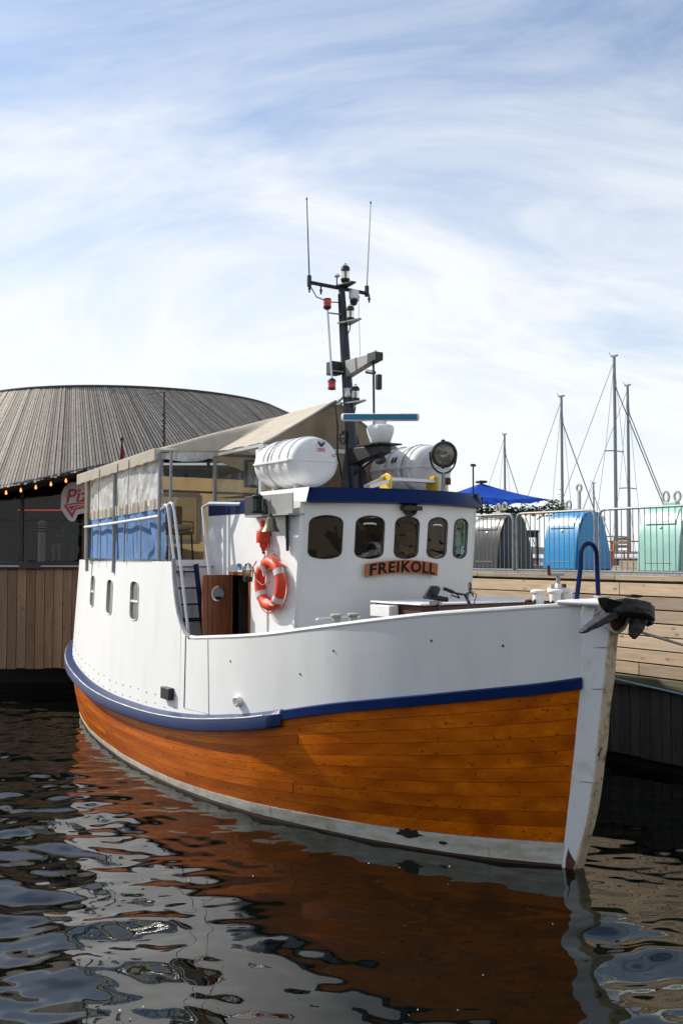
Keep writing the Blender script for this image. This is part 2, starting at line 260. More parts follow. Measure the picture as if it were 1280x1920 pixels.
# ------------------------------------------------------------------ mesh builder
class MB:
    def __init__(s): s.v = []; s.f = []
    def add(s, vs, fs):
        b = len(s.v); s.v += [tuple(map(float, p)) for p in vs]; s.f += [tuple(b+i for i in q) for q in fs]; return s
    def box(s, c, d, R=None):
        hx, hy, hz = d[0]/2, d[1]/2, d[2]/2
        P = [Vector((x, y, z)) for z in (-hz, hz) for y in (-hy, hy) for x in (-hx, hx)]
        if R is not None: P = [R @ p for p in P]
        c = Vector(c)
        return s.add([c+p for p in P], [(0, 2, 3, 1), (4, 5, 7, 6), (0, 1, 5, 4), (2, 6, 7, 3), (0, 4, 6, 2), (1, 3, 7, 5)])
    def bar(s, a, b, w, h=None, upv=(0, 0, 1)):
        a, b = Vector(a), Vector(b); d = (b-a); L_ = d.length; d.normalize(); u = Vector(upv)
        if abs(d.dot(u)) > 0.95: u = Vector((1, 0, 0))
        sd = d.cross(u).normalized(); u = sd.cross(d)
        R = Matrix((d, sd, u)).transposed()
        return s.box((a+b)/2, (L_, w, h or w), R)
    def tube(s, pts, r, n=8, closed=False, cap=True):
        P = [Vector(p) for p in pts]; k = len(P); rs = r if isinstance(r, (list, tuple)) else [r]*k
        T = []
        for i in range(k):
            a = P[(i-1) % k] if (closed or i > 0) else P[i]; b = P[(i+1) % k] if (closed or i < k-1) else P[i]
            T.append((b-a).normalized())
        u = Vector((0, 0, 1)) if abs(T[0].z) < 0.9 else Vector((1, 0, 0)); u = (u - T[0]*u.dot(T[0])).normalized()
        vs = []
        for i in range(k):
            u = (u - T[i]*u.dot(T[i])).normalized(); w = T[i].cross(u)
            for j in range(n):
                a = 2*math.pi*j/n; vs.append(P[i] + (u*math.cos(a) + w*math.sin(a))*rs[i])
        fs = [(i*n+j, i*n+(j+1) % n, ((i+1) % k)*n+(j+1) % n, ((i+1) % k)*n+j) for i in range(k if closed else k-1) for j in range(n)]
        if cap and not closed: fs += [tuple(range(n))[::-1], tuple((k-1)*n+j for j in range(n))]
        return s.add(vs, fs)
    def lathe(s, o, ax, prof, n=16, cap=True):
        o, ax = Vector(o), Vector(ax).normalized(); u = Vector((0, 0, 1)) if abs(ax.z) < 0.9 else Vector((1, 0, 0)); u = (u-ax*u.dot(ax)).normalized(); w = ax.cross(u)
        vs = [o + ax*h + (u*math.cos(2*math.pi*j/n)+w*math.sin(2*math.pi*j/n))*r for r, h in prof for j in range(n)]
        k = len(prof); fs = [(i*n+j, i*n+(j+1) % n, (i+1)*n+(j+1) % n, (i+1)*n+j) for i in range(k-1) for j in range(n)]
        if cap: fs += [tuple(range(n))[::-1], tuple((k-1)*n+j for j in range(n))]
        return s.add(vs, fs)
    def prism(s, poly, ext):
        e = Vector(ext); P = [Vector(p) for p in poly]; n = len(P)
        return s.add(P + [p+e for p in P], [tuple(range(n))[::-1], tuple(range(n, 2*n))] + [(i, (i+1) % n, n+(i+1) % n, n+i) for i in range(n)])
    def grid(s, fn, us, vs_, flip=False, close_u=False):
        nu, nv = len(us), len(vs_); pts = [fn(u, v) for u in us for v in vs_]
        fs = []
        for i in range(nu if close_u else nu-1):
            for j in range(nv-1):
                a, b = i*nv+j, ((i+1) % nu)*nv+j; q = (a, b, b+1, a+1); fs.append(q[::-1] if flip else q)
        return s.add(pts, fs)
    def build(s, name, mat, parent=None, loc=(0, 0, 0), ang=32, off=None, solid=0, bevel=0, rot=None, boff=-1):
        o_ = Vector(off) if off is not None else Vector((0, 0, 0))
        me = bpy.data.meshes.new(name); me.from_pydata([(p[0]-o_.x, p[1]-o_.y, p[2]-o_.z) for p in s.v], [], s.f); me.validate(); me.update()
        if mat is not None: me.materials.append(M[mat] if isinstance(mat, str) else mat)
        if ang: me.polygons.foreach_set('use_smooth', [True]*len(me.polygons)); me.set_sharp_from_angle(angle=math.radians(ang))
        ob = bpy.data.objects.new(name, me); COL.objects.link(ob)
        ob.location = loc
        if rot is not None: ob.rotation_euler = rot
        if parent is not None: ob.parent = parent
        if solid: md = ob.modifiers.new('solid', 'SOLIDIFY'); md.thickness = solid; md.offset = boff; es = ob.modifiers.new('split', 'EDGE_SPLIT'); es.split_angle = math.radians(40)
        if bevel: md = ob.modifiers.new('bevel', 'BEVEL'); md.width = bevel; md.segments = 2; md.limit_method = 'ANGLE'; md.angle_limit = math.radians(40)
        return ob
def tag(o, label=None, cat=None, group=None, kind=None):
    if label: o['label'] = label
    if cat: o['category'] = cat
    if group: o['group'] = group
    if kind: o['kind'] = kind
    return o
def thing(name, label, cat, loc, rz=0.0, group=None):
    o = bpy.data.objects.new(name, None); COL.objects.link(o); o.location = loc; o.rotation_euler = (0, 0, rz); o.empty_display_size = 0.1
    return tag(o, label, cat, group)
def bthing(name, label, cat, l, group=None): return thing(name, label, cat, tow(l), BROT, group)
def copy_tree(o, parent=None):
    c = o.copy(); COL.objects.link(c)
    if parent is not None: c.parent = parent
    for ch in list(o.children): copy_tree(ch, c)
    return c
def text_mb(body, size, extrude=0.0, shear=0.0, spacing=1.0, offset=0.0):
    cu = bpy.data.curves.new('t', 'FONT'); cu.body = body; cu.size = size; cu.extrude = extrude; cu.shear = shear; cu.space_character = spacing; cu.offset = offset; cu.align_x = 'CENTER'; cu.resolution_u = 4
    ob = bpy.data.objects.new('t', cu); COL.objects.link(ob); dg = bpy.context.evaluated_depsgraph_get()
    me = bpy.data.meshes.new_from_object(ob.evaluated_get(dg)); mb = MB(); mb.add([v.co for v in me.vertices], [tuple(p.vertices) for p in me.polygons])
    bpy.data.objects.remove(ob); bpy.data.curves.remove(cu); bpy.data.meshes.remove(me); return mb
def lin(a, b, n): return [a+(b-a)*i/(n-1) for i in range(n)]
def herm(ctrl, x):
    """smooth curve through (x, ...) rows, evaluated at x"""
    c = np.asarray(ctrl, float); X = c[:, 0]; Y = c[:, 1:]; x = np.clip(np.atleast_1d(x), X[0], X[-1])
    d = np.gradient(Y, X, axis=0); i = np.clip(np.searchsorted(X, x, 'right')-1, 0, len(X)-2)
    h = (X[i+1]-X[i])[:, None]; t = ((x-X[i])[:, None])/h
    return (2*t**3-3*t**2+1)*Y[i] + (t**3-2*t**2+t)*h*d[i] + (-2*t**3+3*t**2)*Y[i+1] + (t**3-t**2)*h*d[i+1]

# ================================================================== SETTING
# ---- water: one sheet, finely rippled in the basin, flat out to the horizon
def make_water():
    x0, x1, y0, y1, st = -9.0, 8.0, 4.5, 26.5, 0.045
    xs = np.arange(x0, x1+st/2, st); ys = np.arange(y0, y1+st/2, st); X, Y = np.meshgrid(xs, ys, indexing='ij'); Z = np.zeros_like(X)
    rg = np.random.default_rng(11)
    Xw = X + 0.10*np.sin(1.7*Y+0.6*X) ; Yw = Y + 0.12*np.sin(1.3*X-0.8*Y+1)
    for k in range(64):
        wl_ = 0.17*(1.5/0.17)**rg.random(); th = rg.normal(1.45, 0.62); ph = rg.random()*6.283; kk = 6.283/wl_
        sl = 0.0165*(wl_/0.8)**0.2
        Z += sl/kk*np.sin(kk*(Xw*math.cos(th)+Yw*math.sin(th))+ph)
    # the hull shelters the water to its right and in front of the bow; livelier at the left and below the quay
    d = (X-BP.x)*BX.x+(Y-BP.y)*BX.y; e = -((X-BP.x)*BY.x+(Y-BP.y)*BY.y)
    calm = 0.30+0.70*np.clip((e-1.5*np.clip(d+4, 0, 8)*0.55-0.9)/2.6, 0, 1)
    calm = np.where((X > 1.6) & (Y < 13), np.maximum(calm, np.clip((X-1.7)/0.7, 0, 1)*1.0*np.clip((10.4-Y)/1.2, 0.25, 1)), calm)
    edge = np.clip(np.minimum.reduce([X-x0, x1-X, Y-y0, y1-Y])/1.0, 0, 1)
    Z *= calm*edge*1.35
    nx, ny = X.shape; V = np.stack([X, Y, Z], -1).reshape(-1, 3); idx = np.arange(nx*ny).reshape(nx, ny)
    F = np.stack([idx[:-1, :-1], idx[1:, :-1], idx[1:, 1:], idx[:-1, 1:]], -1).reshape(-1, 4)
    R_ = 6000.0; n0 = len(V); rx0, rx1, ry0, ry1 = xs[0], xs[-1], ys[0], ys[-1]
    ext = [(-R_, -60), (R_, -60), (R_, R_), (-R_, R_), (rx0, ry0), (rx1, ry0), (rx1, ry1), (rx0, ry1)]
    V = np.vstack([V, [(a, b, 0) for a, b in ext]]); q = [n0+i for i in range(8)]
    F = np.vstack([F, [(q[0], q[1], q[5], q[4]), (q[1], q[2], q[6], q[5]), (q[2], q[3], q[7], q[6]), (q[3], q[0], q[4], q[7])]])
    me = bpy.data.meshes.new('water'); me.from_pydata(V.tolist(), [], F.tolist()); me.update(); me.polygons.foreach_set('use_smooth', [True]*len(me.polygons))
    m, ns, ls, b = nodes('harbour_water')
    b.inputs['Base Color'].default_value = (0.002, 0.0035, 0.0022, 1); b.inputs['Roughness'].default_value = 0.015; b.inputs['IOR'].default_value = 1.50
    tcn = ns.new('ShaderNodeTexCoord'); no = ns.new('ShaderNodeTexNoise'); no.inputs['Scale'].default_value = 3.0; no.inputs['Detail'].default_value = 3; ls.new(tcn.outputs['Object'], no.inputs['Vector'])
    bu = ns.new('ShaderNodeBump'); bu.inputs['Strength'].default_value = 0.03; bu.inputs['Distance'].default_value = 0.03; ls.new(no.outputs[0], bu.inputs['Height']); ls.new(bu.outputs[0], b.inputs['Normal'])
    me.materials.append(m); o = bpy.data.objects.new('water', me); COL.objects.link(o); tag(o, 'dark rippled harbour water', kind='structure')
make_water()
mb = MB(); rgf = random.Random(3)
for i in range(34):                                                  # small flakes drifting on the surface
    px_, py_ = rgf.uniform(-3.5, 3.0), rgf.uniform(7.3, 11.5); s_ = rgf.uniform(0.004, 0.010); a_ = rgf.random()*6.28
    mb.add([(px_+s_*math.cos(a_+t), py_+s_*1.4*math.sin(a_+t), 0.012+0.004*math.sin(t)) for t in (0, 1.4, 2.9, 4.4)], [(0, 1, 2, 3)])
tag(mb.build('floating_flakes', 'flake', None, ang=0), 'tiny pale flakes floating on the dark water', 'debris', kind='stuff')

# ---- far hills on the horizon
mb = MB()
hx = lin(-1500, 2600, 60); hz = [18+16*math.sin(i*0.5)+9*math.sin(i*1.3+1)+7*math.sin(i*2.9) for i in range(60)]
mb.grid(lambda i, k: (hx[i], 2600+k*500, [-1, max(6, hz[i]), max(10, hz[i]*1.2)][k]), range(60), range(3)).build('hills', 'hill'); tag(bpy.data.objects['hills'], 'low dark hills on the far shore', kind='structure')

# ---- right quay (parallel to the boat): local frame x along the quay, y away from the water
QV = 4.64
quay = thing('timber_quay', 'timber quay wall of pale horizontal planks to the right of the boat', 'quay', tow((0, QV, 0)), BROT)
U0, U1 = -14.6, 6.0
def plank_row(z0, z1, y, th, mat, L_=3.6, seed=0, parent=quay, name='plank'):
    rg = random.Random(seed); u = U0 - rg.random()*1.5
    while u < U1:
        l = L_*(0.8+0.4*rg.random()); a, b = max(u, U0), min(u+l, U1)
        if b-a > 0.1:
            jy = rg.uniform(-0.008, 0.008); c = ((a+b)/2, y+th/2+jy, (z0+z1)/2)
            MB().box((0, 0, 0), (b-a-0.008, th, z1-z0), Matrix.Rotation(rg.uniform(-0.002, 0.002), 3, 'Y')).build(name, mat, parent, c, bevel=0.006)
        u += l
zs = [2.95, 2.735, 2.525, 2.315, 2.105, 1.89, 1.675, 1.47]
for i in range(len(zs)-1): plank_row(zs[i+1]+0.009, zs[i]-0.009, 0.0, 0.06, 'quay', seed=i+3)
plank_row(2.985, 3.06, -0.035, 0.16, 'quay', seed=40, name='cap_plank')
plank_row(1.30, 1.455, -0.06, 0.16, 'beam', 5.5, seed=41, name='beam')
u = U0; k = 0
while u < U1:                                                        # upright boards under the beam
    w = 0.185+0.03*random.random(); MB().box((0, 0, 0), (w-0.012, 0.05, 1.14)).build('upright_board', 'quay_wet_shade', quay, (u+w/2, 0.05+random.uniform(-.006, .006), 0.73+random.uniform(-.01, .01)), bevel=0.005); u += w; k += 1
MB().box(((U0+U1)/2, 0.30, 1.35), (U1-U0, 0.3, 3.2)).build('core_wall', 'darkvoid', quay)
mb = MB().box(((U0+U1)/2+2, 8.7, 2.93), (U1-U0+10, 17.2, 0.18)); o = mb.build('pier_deck', 'deckwood', None, tow((0, QV, 0)), rot=(0, 0, BROT)); tag(o, 'pale timber pier deck behind the fence', kind='structure')
mb = MB()                                                            # galvanised grating strip along the edge under the fence
for i in range(int((U1-U0)/0.06)): mb.box((U0+i*0.06, 0.24, 3.082), (0.012, 0.30, 0.03), Matrix.Rotation(0.5, 3, 'Z'))
mb.box(((U0+U1)/2, 0.085, 3.082), (U1-U0, 0.012, 0.034)); mb.box(((U0+U1)/2, 0.395, 3.082), (U1-U0, 0.012, 0.034)); tag(mb.build('edge_grating', 'galv', quay), kind='stuff')
o = MB().box((-3.2, 7.9, 3.14), (14, 0.2, 0.20)).build('kerb_beam', 'deckwood', None, tow((0, QV, 0)), rot=(0, 0, BROT), bevel=0.01); tag(o, 'low wooden kerb beam across the pier behind the bins', 'kerb beam')

# ---- left quay: upright boards below a dark beam, behind the stern
LQ = Vector((-9.4, 24.75, 0)); LQR = math.radians(3.0)
lquay = thing('boarded_quay', 'brown quay front of upright boards behind the stern under the restaurant', 'quay', LQ, LQR)
x = 0.0
while x < 8.4:
    w = 0.225+random.uniform(-.006, .006)
    MB().box((0, 0, 0), (w-0.013, 0.04, 2.46)).build('board', 'quay_v', lquay, (x+w/2, random.uniform(-.006, .006), 1.81+random.uniform(-.012, .012)), bevel=0.004); x += w
MB().box((4.2, 0.10, 1.95), (8.6, 0.1, 2.3)).build('backing', 'darkvoid', lquay)
MB().box((4.2, -0.03, 3.105), (8.6, 0.16, 0.115)).build('edge_beam', 'darkframe', lquay, bevel=0.01)
MB().box((4.2, -0.01, 3.195), (8.6, 0.13, 0.055)).build('top_beam', 'darkframe', lquay, bevel=0.01)
for a, b in ((0.0, 1.42), (1.95, 3.98)): MB().box(((a+b)/2, -0.118, 3.117), (b-a, 0.02, 0.022)).build('metal_strip', 'alu', lquay)
o = MB().box((4.2, 1.9, 0.5), (8.8, 0.2, 3.6)).build('dark_pier_wall', 'darkvoid', lquay)
mb = MB().box((2.0, 9.0, 3.02), (26, 17.8, 0.2)); o = mb.build('terrace_deck', 'deckwood', None, LQ, rot=(0, 0, LQR)); tag(o, 'terrace deck round the restaurant', kind='structure')

# ---- restaurant: leaning, twisted drum of weathered slats above a glazed front
CX, CY, RT, ZT = -7.0, 32.64, 4.92, 8.10
rest = thing('restaurant_pavilion', 'round restaurant pavilion clad in weathered grey slats on the left quay', 'building', (CX, CY, 3.12))
RO = (CX, CY, 3.12)
def twist(ph):
    return 0.34+0.62*math.exp(-((math.degrees(ph)-32)/17)**2)+0.14*(ph > 0.9)
def zbot(ph):
    d = math.degrees(min(ph, 1.309)); return 4.90+1.17*(1/(1+math.exp(-(d+6)/9.0)))*1.0
def cone(ph, k, dr=0.0):
    extra = max(0, ph-1.309)*RT; ph = min(ph, 1.309); h = (ZT-zbot(ph))*k; fl = 0.88; r = RT+dr+fl*h
    ex, ey, tx, ty = math.sin(ph), -math.cos(ph), math.cos(ph), math.sin(ph); tw = twist(ph)*h
    tw += extra; return Vector((CX+ex*r+tx*tw, CY+ey*r+ty*tw, ZT-h))
phs = lin(math.radians(-68), math.radians(112), 121)
MB().grid(lambda p, k: cone(p, k, -0.05), phs, lin(0, 1, 7), flip=True).build('underlay', 'underslat', rest, off=RO)
nsl = 280; sl_mat = 'slat'
for i in range(nsl):
    p0 = phs[0]+(phs[-1]-phs[0])*i/nsl; dp = (phs[-1]-phs[0])/nsl; lift = random.uniform(-0.012, 0.012); j1 = random.uniform(-.015, .015)
    mb = MB(); rows = []
    for k in (0.0, 0.5, 1.0+j1):
        for dd, rr in ((0.04, 0.0), (0.04, 0.038), (0.78, 0.038), (0.78, 0.0)):
            rows.append(cone(p0+dd*dp*(1+0.0*k), k, rr+lift))
    fs = []
    for a in (0, 4):
        for q in range(3): fs.append((a+q, a+q+4, a+q+5, a+q+1))
    fs.append((8, 9, 10, 11)); fs.append((3, 2, 1, 0))
    mb.add(rows, fs).build('slat', sl_mat, rest, off=RO, ang=0)
mb = MB(); mb.tube([cone(p, 0, 0.02)+Vector((0, 0, 0.0)) for p in phs], 0.055, 6); mb.build('rim_cap', 'rim', rest, off=RO)
mb = MB(); mb.grid(lambda p, k: Vector((CX+math.sin(p)*RT*(1-k), CY-math.cos(p)*RT*(1-k), ZT+0.4*k-0.02)), lin(0, 2*math.pi, 49), lin(0, 1, 3)); mb.build('roof', 'rim', rest, off=RO)
mb = MB(); mb.tube([cone(p, 1.0, -0.05)+Vector((0, 0, 0.03)) for p in phs[:90]], 0.06, 5); mb.build('eave_edge', 'rim', rest, off=RO)
# glazed front set back under the eave
GY = 26.9
MB().grid(lambda p, k: cone(p, 1.0, -0.06) if k == 0 else Vector((cone(p, 1, 0).x, GY+0.15, cone(p, 1, 0).z+0.05)), phs[:80], (0, 1)).build('soffit', 'underslat', rest, off=RO)
fx = [-11.6, -10.05, -8.62, -6.95, -5.3, -3.6, -2.0]
for a, b in zip(fx[:-1], fx[1:]):
    MB().box(((a+b)/2, GY, 4.6), (b-a-0.07, 0.02, 2.86)).build('pane', 'facade_glass', rest, off=RO, ang=0)
for a in fx: MB().box((a, GY, 4.65), (0.08, 0.10, 2.95)).build('window_frame', 'darkframe', rest, off=RO)
MB().box((-6.8, GY, 3.17), (9.7, 0.10, 0.09)).build('sill', 'darkframe', rest, off=RO); MB().box((-6.8, GY, 4.33), (9.7, 0.05, 0.04)).build('rail', 'darkframe', rest, off=RO)
mb = MB(); mb.box((-6.8, 30.6, 4.6), (9.8, 0.1, 3.1)); mb.box((-11.7, 28.8, 4.6), (0.1, 3.7, 3.1)); mb.box((-1.9, 28.8, 4.6), (0.1, 3.7, 3.1)); mb.box((-6.8, 28.75, 6.28), (9.8, 3.8, 0.1)); mb.build('inner_wall', 'interior', rest, off=RO)
MB().box((-6.8, 28.75, 3.14), (9.8, 3.6, 0.06)).build('inner_floor', 'interior', rest, off=RO)
MB().box((-8.3, 30.2, 4.75), (3.4, 0.04, 0.03)).build('light_strip', 'redglow', rest, off=RO); MB().box((-6.1, 30.2, 4.72), (0.5, 0.04, 0.04)).build('light_strip', 'redglow', rest, off=RO)
MB().box((-8.0, 29.4, 3.65), (5.0, 0.5, 1.0)).build('bar_counter', 'facade', rest, off=RO)
for i, (cxx, w) in enumerate(((-8.95, 0.30), (-7.25, 0.62), (-9.9, 0.25))):
    mb = MB(); mb.grid(lambda u, z: (cxx+u*w, GY+0.22+0.035*math.sin(u*34), z), lin(-.5, .5, 40), (3.2, 5.8)); o = mb.build('curtain', 'curtain', None, (0, 0, 0)); tag(o, ['narrow green curtain behind the second restaurant pane', 'wide green curtain behind the bollard in the restaurant window', 'green curtain at the far left edge of the restaurant window'][i], 'curtain', 'green restaurant curtains')
# string of bulbs under the eave
st = thing('string_lights', 'string of warm bulbs under the restaurant eave', 'string lights', (-8.5, 25.9, 5.2))
bpts = []
for i in range(17):
    ph = math.radians(-41+i*3.0); p = cone(ph, 1.0, -0.15)+Vector((0, 0.12, -0.06)); bpts.append(p)
cab = MB().tube(bpts, 0.008, 5).build('cable', 'black', st, off=(-8.5, 25.9, 5.2))
for p in bpts: MB().lathe(p+Vector((0, 0, -0.13)), (0, 0, 1), [(0.010, 0.02), (0.030, 0.045), (0.032, 0.07), (0.018, 0.10), (0.014, 0.13)], 10).build('bulb', 'bulb', st, off=(-8.5, 25.9, 5.2))
# pizza sign on the glass
sg = thing('pizza_sign', 'pale shaped sign with red script lettering Pizza in the restaurant window', 'sign', (-6.98, 26.5, 4.80))
sg.scale = (0.8, 0.8, 0.8); SG = Matrix.Rotation(math.radians(90), 4, 'X'); so = Vector((-6.98, 26.5, 4.80))
outl = [(-0.62, -0.22), (-0.60, 0.30), (-0.50, 0.52), (-0.30, 0.66), (0, 0.68), (0.4, 0.72), (0.9, 0.70), (1.35, 0.62), (1.42, 0.02), (0.9, -0.2), (0.2, -0.36), (-0.05, -0.42), (-0.13, -0.62), (-0.25, -0.66), (-0.38, -0.58)]
MB().prism([(a, 0, c) for a, c in outl], (0, 0.05, 0)).build('sign_board', 'sign_back', sg, bevel=0.012)
def flat_text(mb_, dx, dz, y, name, mat, par, tilt=0.0):
    c_, s_ = math.cos(tilt), math.sin(tilt)
    mb_.v = [(dx+a*c_-b*s_, y-c, dz+a*s_+b*c_) for a, b, c in mb_.v]; return mb_.build(name, mat, par, ang=0)
flat_text(text_mb('Pizza', 0.66, 0.008, 0.30, 1.02, 0.028), 0.20, 0.02, -0.012, 'letter_outline', 'sign_white', sg, 0.10)
flat_text(text_mb('Pizza', 0.66, 0.012, 0.30, 1.02, 0.013), 0.20, 0.02, -0.024, 'lettering', 'sign_red', sg, 0.10)
MB().prism([(-0.52, -0.006, -0.10), (-0.2, -0.006, -0.03), (0.3, -0.006, 0.0), (0.72, -0.006, -0.04), (0.3, -0.006, -0.16), (-0.1, -0.006, -0.26), (-0.22, -0.006, -0.54)], (0, -0.012, 0)).build('swoosh', 'sign_red', sg)
MB().prism([(-0.40, -0.02, -0.13), (-0.2, -0.02, -0.09), (0.3, -0.02, -0.06), (0.5, -0.02, -0.075), (0.2, -0.02, -0.11), (-0.15, -0.02, -0.20), (-0.23, -0.02, -0.36)], (0, -0.008, 0)).build('swoosh_line', 'sign_white', sg)
MB().prism([(-0.37, -0.03, -0.145), (-0.2, -0.03, -0.11), (0.3, -0.03, -0.075), (0.2, -0.03, -0.10), (-0.16, -0.03, -0.18), (-0.23, -0.03, -0.32)], (0, -0.006, 0)).build('swoosh_fill', 'sign_red', sg)
# bollard lamp
bl = thing('bollard_lamp', 'dark round bollard lamp with louvred head on the left quay', 'bollard lamp', (-7.5, 25.0, 3.17), 0)
MB().lathe((0, 0, 0), (0, 0, 1), [(0.105, 0), (0.105, 0.80)], 20).build('post', 'bollard_grey', bl)
for i in range(3): MB().lathe((0, 0, 0.82+i*0.065), (0, 0, 1), [(0.085, 0), (0.112, 0.012), (0.10, 0.045), (0.085, 0.05)], 20).build('louvre', 'bollard_grey', bl)
MB().lathe((0, 0, 1.01), (0, 0, 1), [(0.112, 0), (0.112, 0.03), (0.07, 0.07), (0.01, 0.10)], 20).build('cap', 'bollard_grey', bl)
# guest at the window
def person(name, label, loc, rz, shirt):
    pr = thing(name, label, 'person', loc, rz)
    J = {'p': (0, 0, .50), 's': (0, .02, .75), 'c': (0, .0, .98), 'n': (0, -.01, 1.12), 'h': (0, -.03, 1.24), 'ht': (0, -.02, 1.36)}
    e = [('p', 's'), ('s', 'c'), ('c', 'n'), ('n', 'h'), ('h', 'ht')]; r = dict(p=.15, s=.135, c=.15, n=.055, h=.092, ht=.06)
    for s_ in (-1, 1):
        q = 'l' if s_ < 0 else 'r'
        J.update({q+'1': (.17*s_, 0, 1.04), q+'2': (.23*s_, -.07, .79), q+'3': (.15*s_, -.30, .74), q+'4': (.09*s_, -.38, .76), q+'5': (.10*s_, -.02, .49), q+'6': (.12*s_, -.44, .49), q+'7': (.12*s_, -.42, .08), q+'8': (.12*s_, -.55, .04)})
        e += [('c', q+'1'), (q+'1', q+'2'), (q+'2', q+'3'), (q+'3', q+'4'), ('p', q+'5'), (q+'5', q+'6'), (q+'6', q+'7'), (q+'7', q+'8')]
        r.update({q+'1': .06, q+'2': .045, q+'3': .034, q+'4': .03, q+'5': .09, q+'6': .062, q+'7': .042, q+'8': .035})
    ks = list(J); me = bpy.data.meshes.new('body'); me.from_pydata([J[k] for k in ks], [(ks.index(a), ks.index(b)) for a, b in e], []); ob = bpy.data.objects.new('body', me); COL.objects.link(ob)
    sk = ob.modifiers.new('skin', 'SKIN'); ob.modifiers.new('sub', 'SUBSURF').render_levels = 2
    lay = me.skin_vertices[0].data if len(me.skin_vertices) else None
    if lay:
        for i, k in enumerate(ks): lay[i].radius = (r[k], r[k]); lay[i].use_root = (k == 'p')
    me.materials.append(M[shirt]); ob.parent = pr
    MB().lathe((0, -.035, 1.17), (0, 0, 1), [(.03, 0), (.075, .03), (.09, .09), (.085, .14), (.05, .18), (.01, .20)], 14).build('head', 'skin', pr)
    MB().lathe((0, -.015, 1.25), (0, 0, 1), [(.09, 0), (.102, .05), (.09, .11), (.05, .14), (.01, .15)], 14).build('hair', 'hair', pr)
    return pr
person('person', 'guest in a red top sitting behind the restaurant window below the sign', (-7.42, 27.5, 3.17), 0.5, 'redshirt')
person('person', 'guest in a white top sitting beside the red one behind the glass', (-7.62, 27.9, 3.17), -0.6, 'whitecloth')
person('person', 'guest in a magenta top sitting nearest the boat behind the restaurant glass', (-7.0, 27.7, 3.17), 0.1, 'magenta')

# ---- harbour building behind the viewer, seen only as a reflection
hb = thing('harbour_hall', 'brown boarded harbour hall across the basin', 'building', (8, -16, 0))
MB().box((0, -3, 3.9), (44, 6, 4.8)).build('wall', 'facade', hb); MB().prism([(-22.4, 0.4, 6.3), (-22.4, -6.4, 6.3), (-22.4, -3, 7.6)], (44.8, 0, 0)).build('roof', 'rim', hb)
for i in range(10): MB().box((-19.8+i*4.4, 0.02, 4.4), (1.7, 0.06, 2.0)).build('window', 'darkframe', hb)
o = MB().box((8, -12.5, 0.9), (46, 7.6, 1.8)).build('near_quay', 'deckwood'); tag(o, 'quay in front of the harbour hall', kind='structure')
# ================================================================== BOAT
boat = thing('fishing_boat', 'white and varnished wood fishing boat with navy stripes moored at the quay', 'boat', BP, BROT)
# hull lines: rows of (x, half breadth, height)
BELT = np.array([(-13.6,0,1.70),(-13.53,.42,1.68),(-13.25,.88,1.62),(-12.75,1.25,1.54),(-11.9,1.63,1.41),(-10.9,1.90,1.27),(-9.5,2.10,1.11),(-8.2,2.20,1.035),(-7,2.225,1.02),(-6,2.215,1.04),(-5,2.175,1.11),(-4.2,2.10,1.21),(-3.5,1.995,1.32),(-2.4,1.735,1.55),(-1.73,1.485,1.67),(-1.1,1.19,1.777),(-.57,.865,1.87),(-.09,.49,1.957),(.22,.165,2.03)])
TOPB = np.array([0,.36,.78,1.13,1.50,1.78,2.00,2.13,2.18,2.19,2.185,2.14,2.05,1.83,1.61,1.34,1.01,.59,.20])
SHEER = [(-7,2.17),(-5.23,2.224),(-4.47,2.283),(-3.82,2.339),(-3.26,2.40),(-2.68,2.484),(-2.17,2.56),(-1.6,2.647),(-.975,2.736),(-.47,2.79),(0,2.84),(.42,2.88)]
WLP = [(-13.95,0),(-13.85,.42),(-13.5,.88),(-12.7,1.16),(-11.9,1.36),(-10.8,1.62),(-9.6,1.82),(-8.1,2.01),(-6.9,2.08),(-5.8,2.08),(-4.8,2.0),(-3.9,1.85),(-3.1,1.63),(-2.2,1.33),(-1.7,1.11),(-1.15,.83),(-.72,.55),(-.38,.29),(-.14,.10)]
NP = len(BELT); PI_ = np.arange(NP)
def sheer(u): return float(herm(SHEER, u)[0, 0])
_belt = herm(np.c_[PI_, BELT], np.linspace(0, NP-1, 721)); _top = herm(np.c_[PI_, TOPB], np.linspace(0, NP-1, 721))[:, 0]
_s = (_belt[:, 0]+13.6)/13.82; _wu = -13.95+_s*13.81; _wb = np.interp(_wu, [a for a, b in WLP], [b for a, b in WLP])
for _ in range(12): _wb[1:-1] = (_wb[:-2]+2*_wb[1:-1]+_wb[2:])/4
_pp = np.linspace(0, NP-1, 721)
def belt(p): return np.array([np.interp(p, _pp, _belt[:, i]) for i in range(3)])
def topb(p): return float(np.interp(p, _pp, _top))
def wl(p): return np.array([np.interp(p, _pp, _wu), np.interp(p, _pp, _wb), 0.0])
def p_of(u): return float(np.interp(u, _belt[:, 0], _pp))
def hull(p, k, off=0.0, side=-1):
    """k: 0 at the water, 1 at the belt, below 0 under water"""
    a, b = wl(p), belt(p); q = a+(b-a)*k; bul = 0.055*math.sin(math.pi*min(1, max(0, k)))*min(1, q[1]/0.8)
    e = 0.02; a2, b2 = wl(min(NP-1, p+e)), belt(min(NP-1, p+e)); a1, b1 = wl(max(0, p-e)), belt(max(0, p-e)); t = (a2+(b2-a2)*k)-(a1+(b1-a1)*k)
    n = np.array([-t[1], t[0]]); n /= max(1e-6, np.hypot(*n)); 
    return Vector((q[0]+n[0]*(off+bul), side*(q[1]+n[1]*(off+bul)), q[2]))
def side_v(p, z):
    b = belt(p); zn = 3.3 if b[0] < -5.5 else max(sheer(b[0]), b[2]+0.6); return b[1]+(topb(p)-b[1])*(z-b[2])/(zn-b[2])
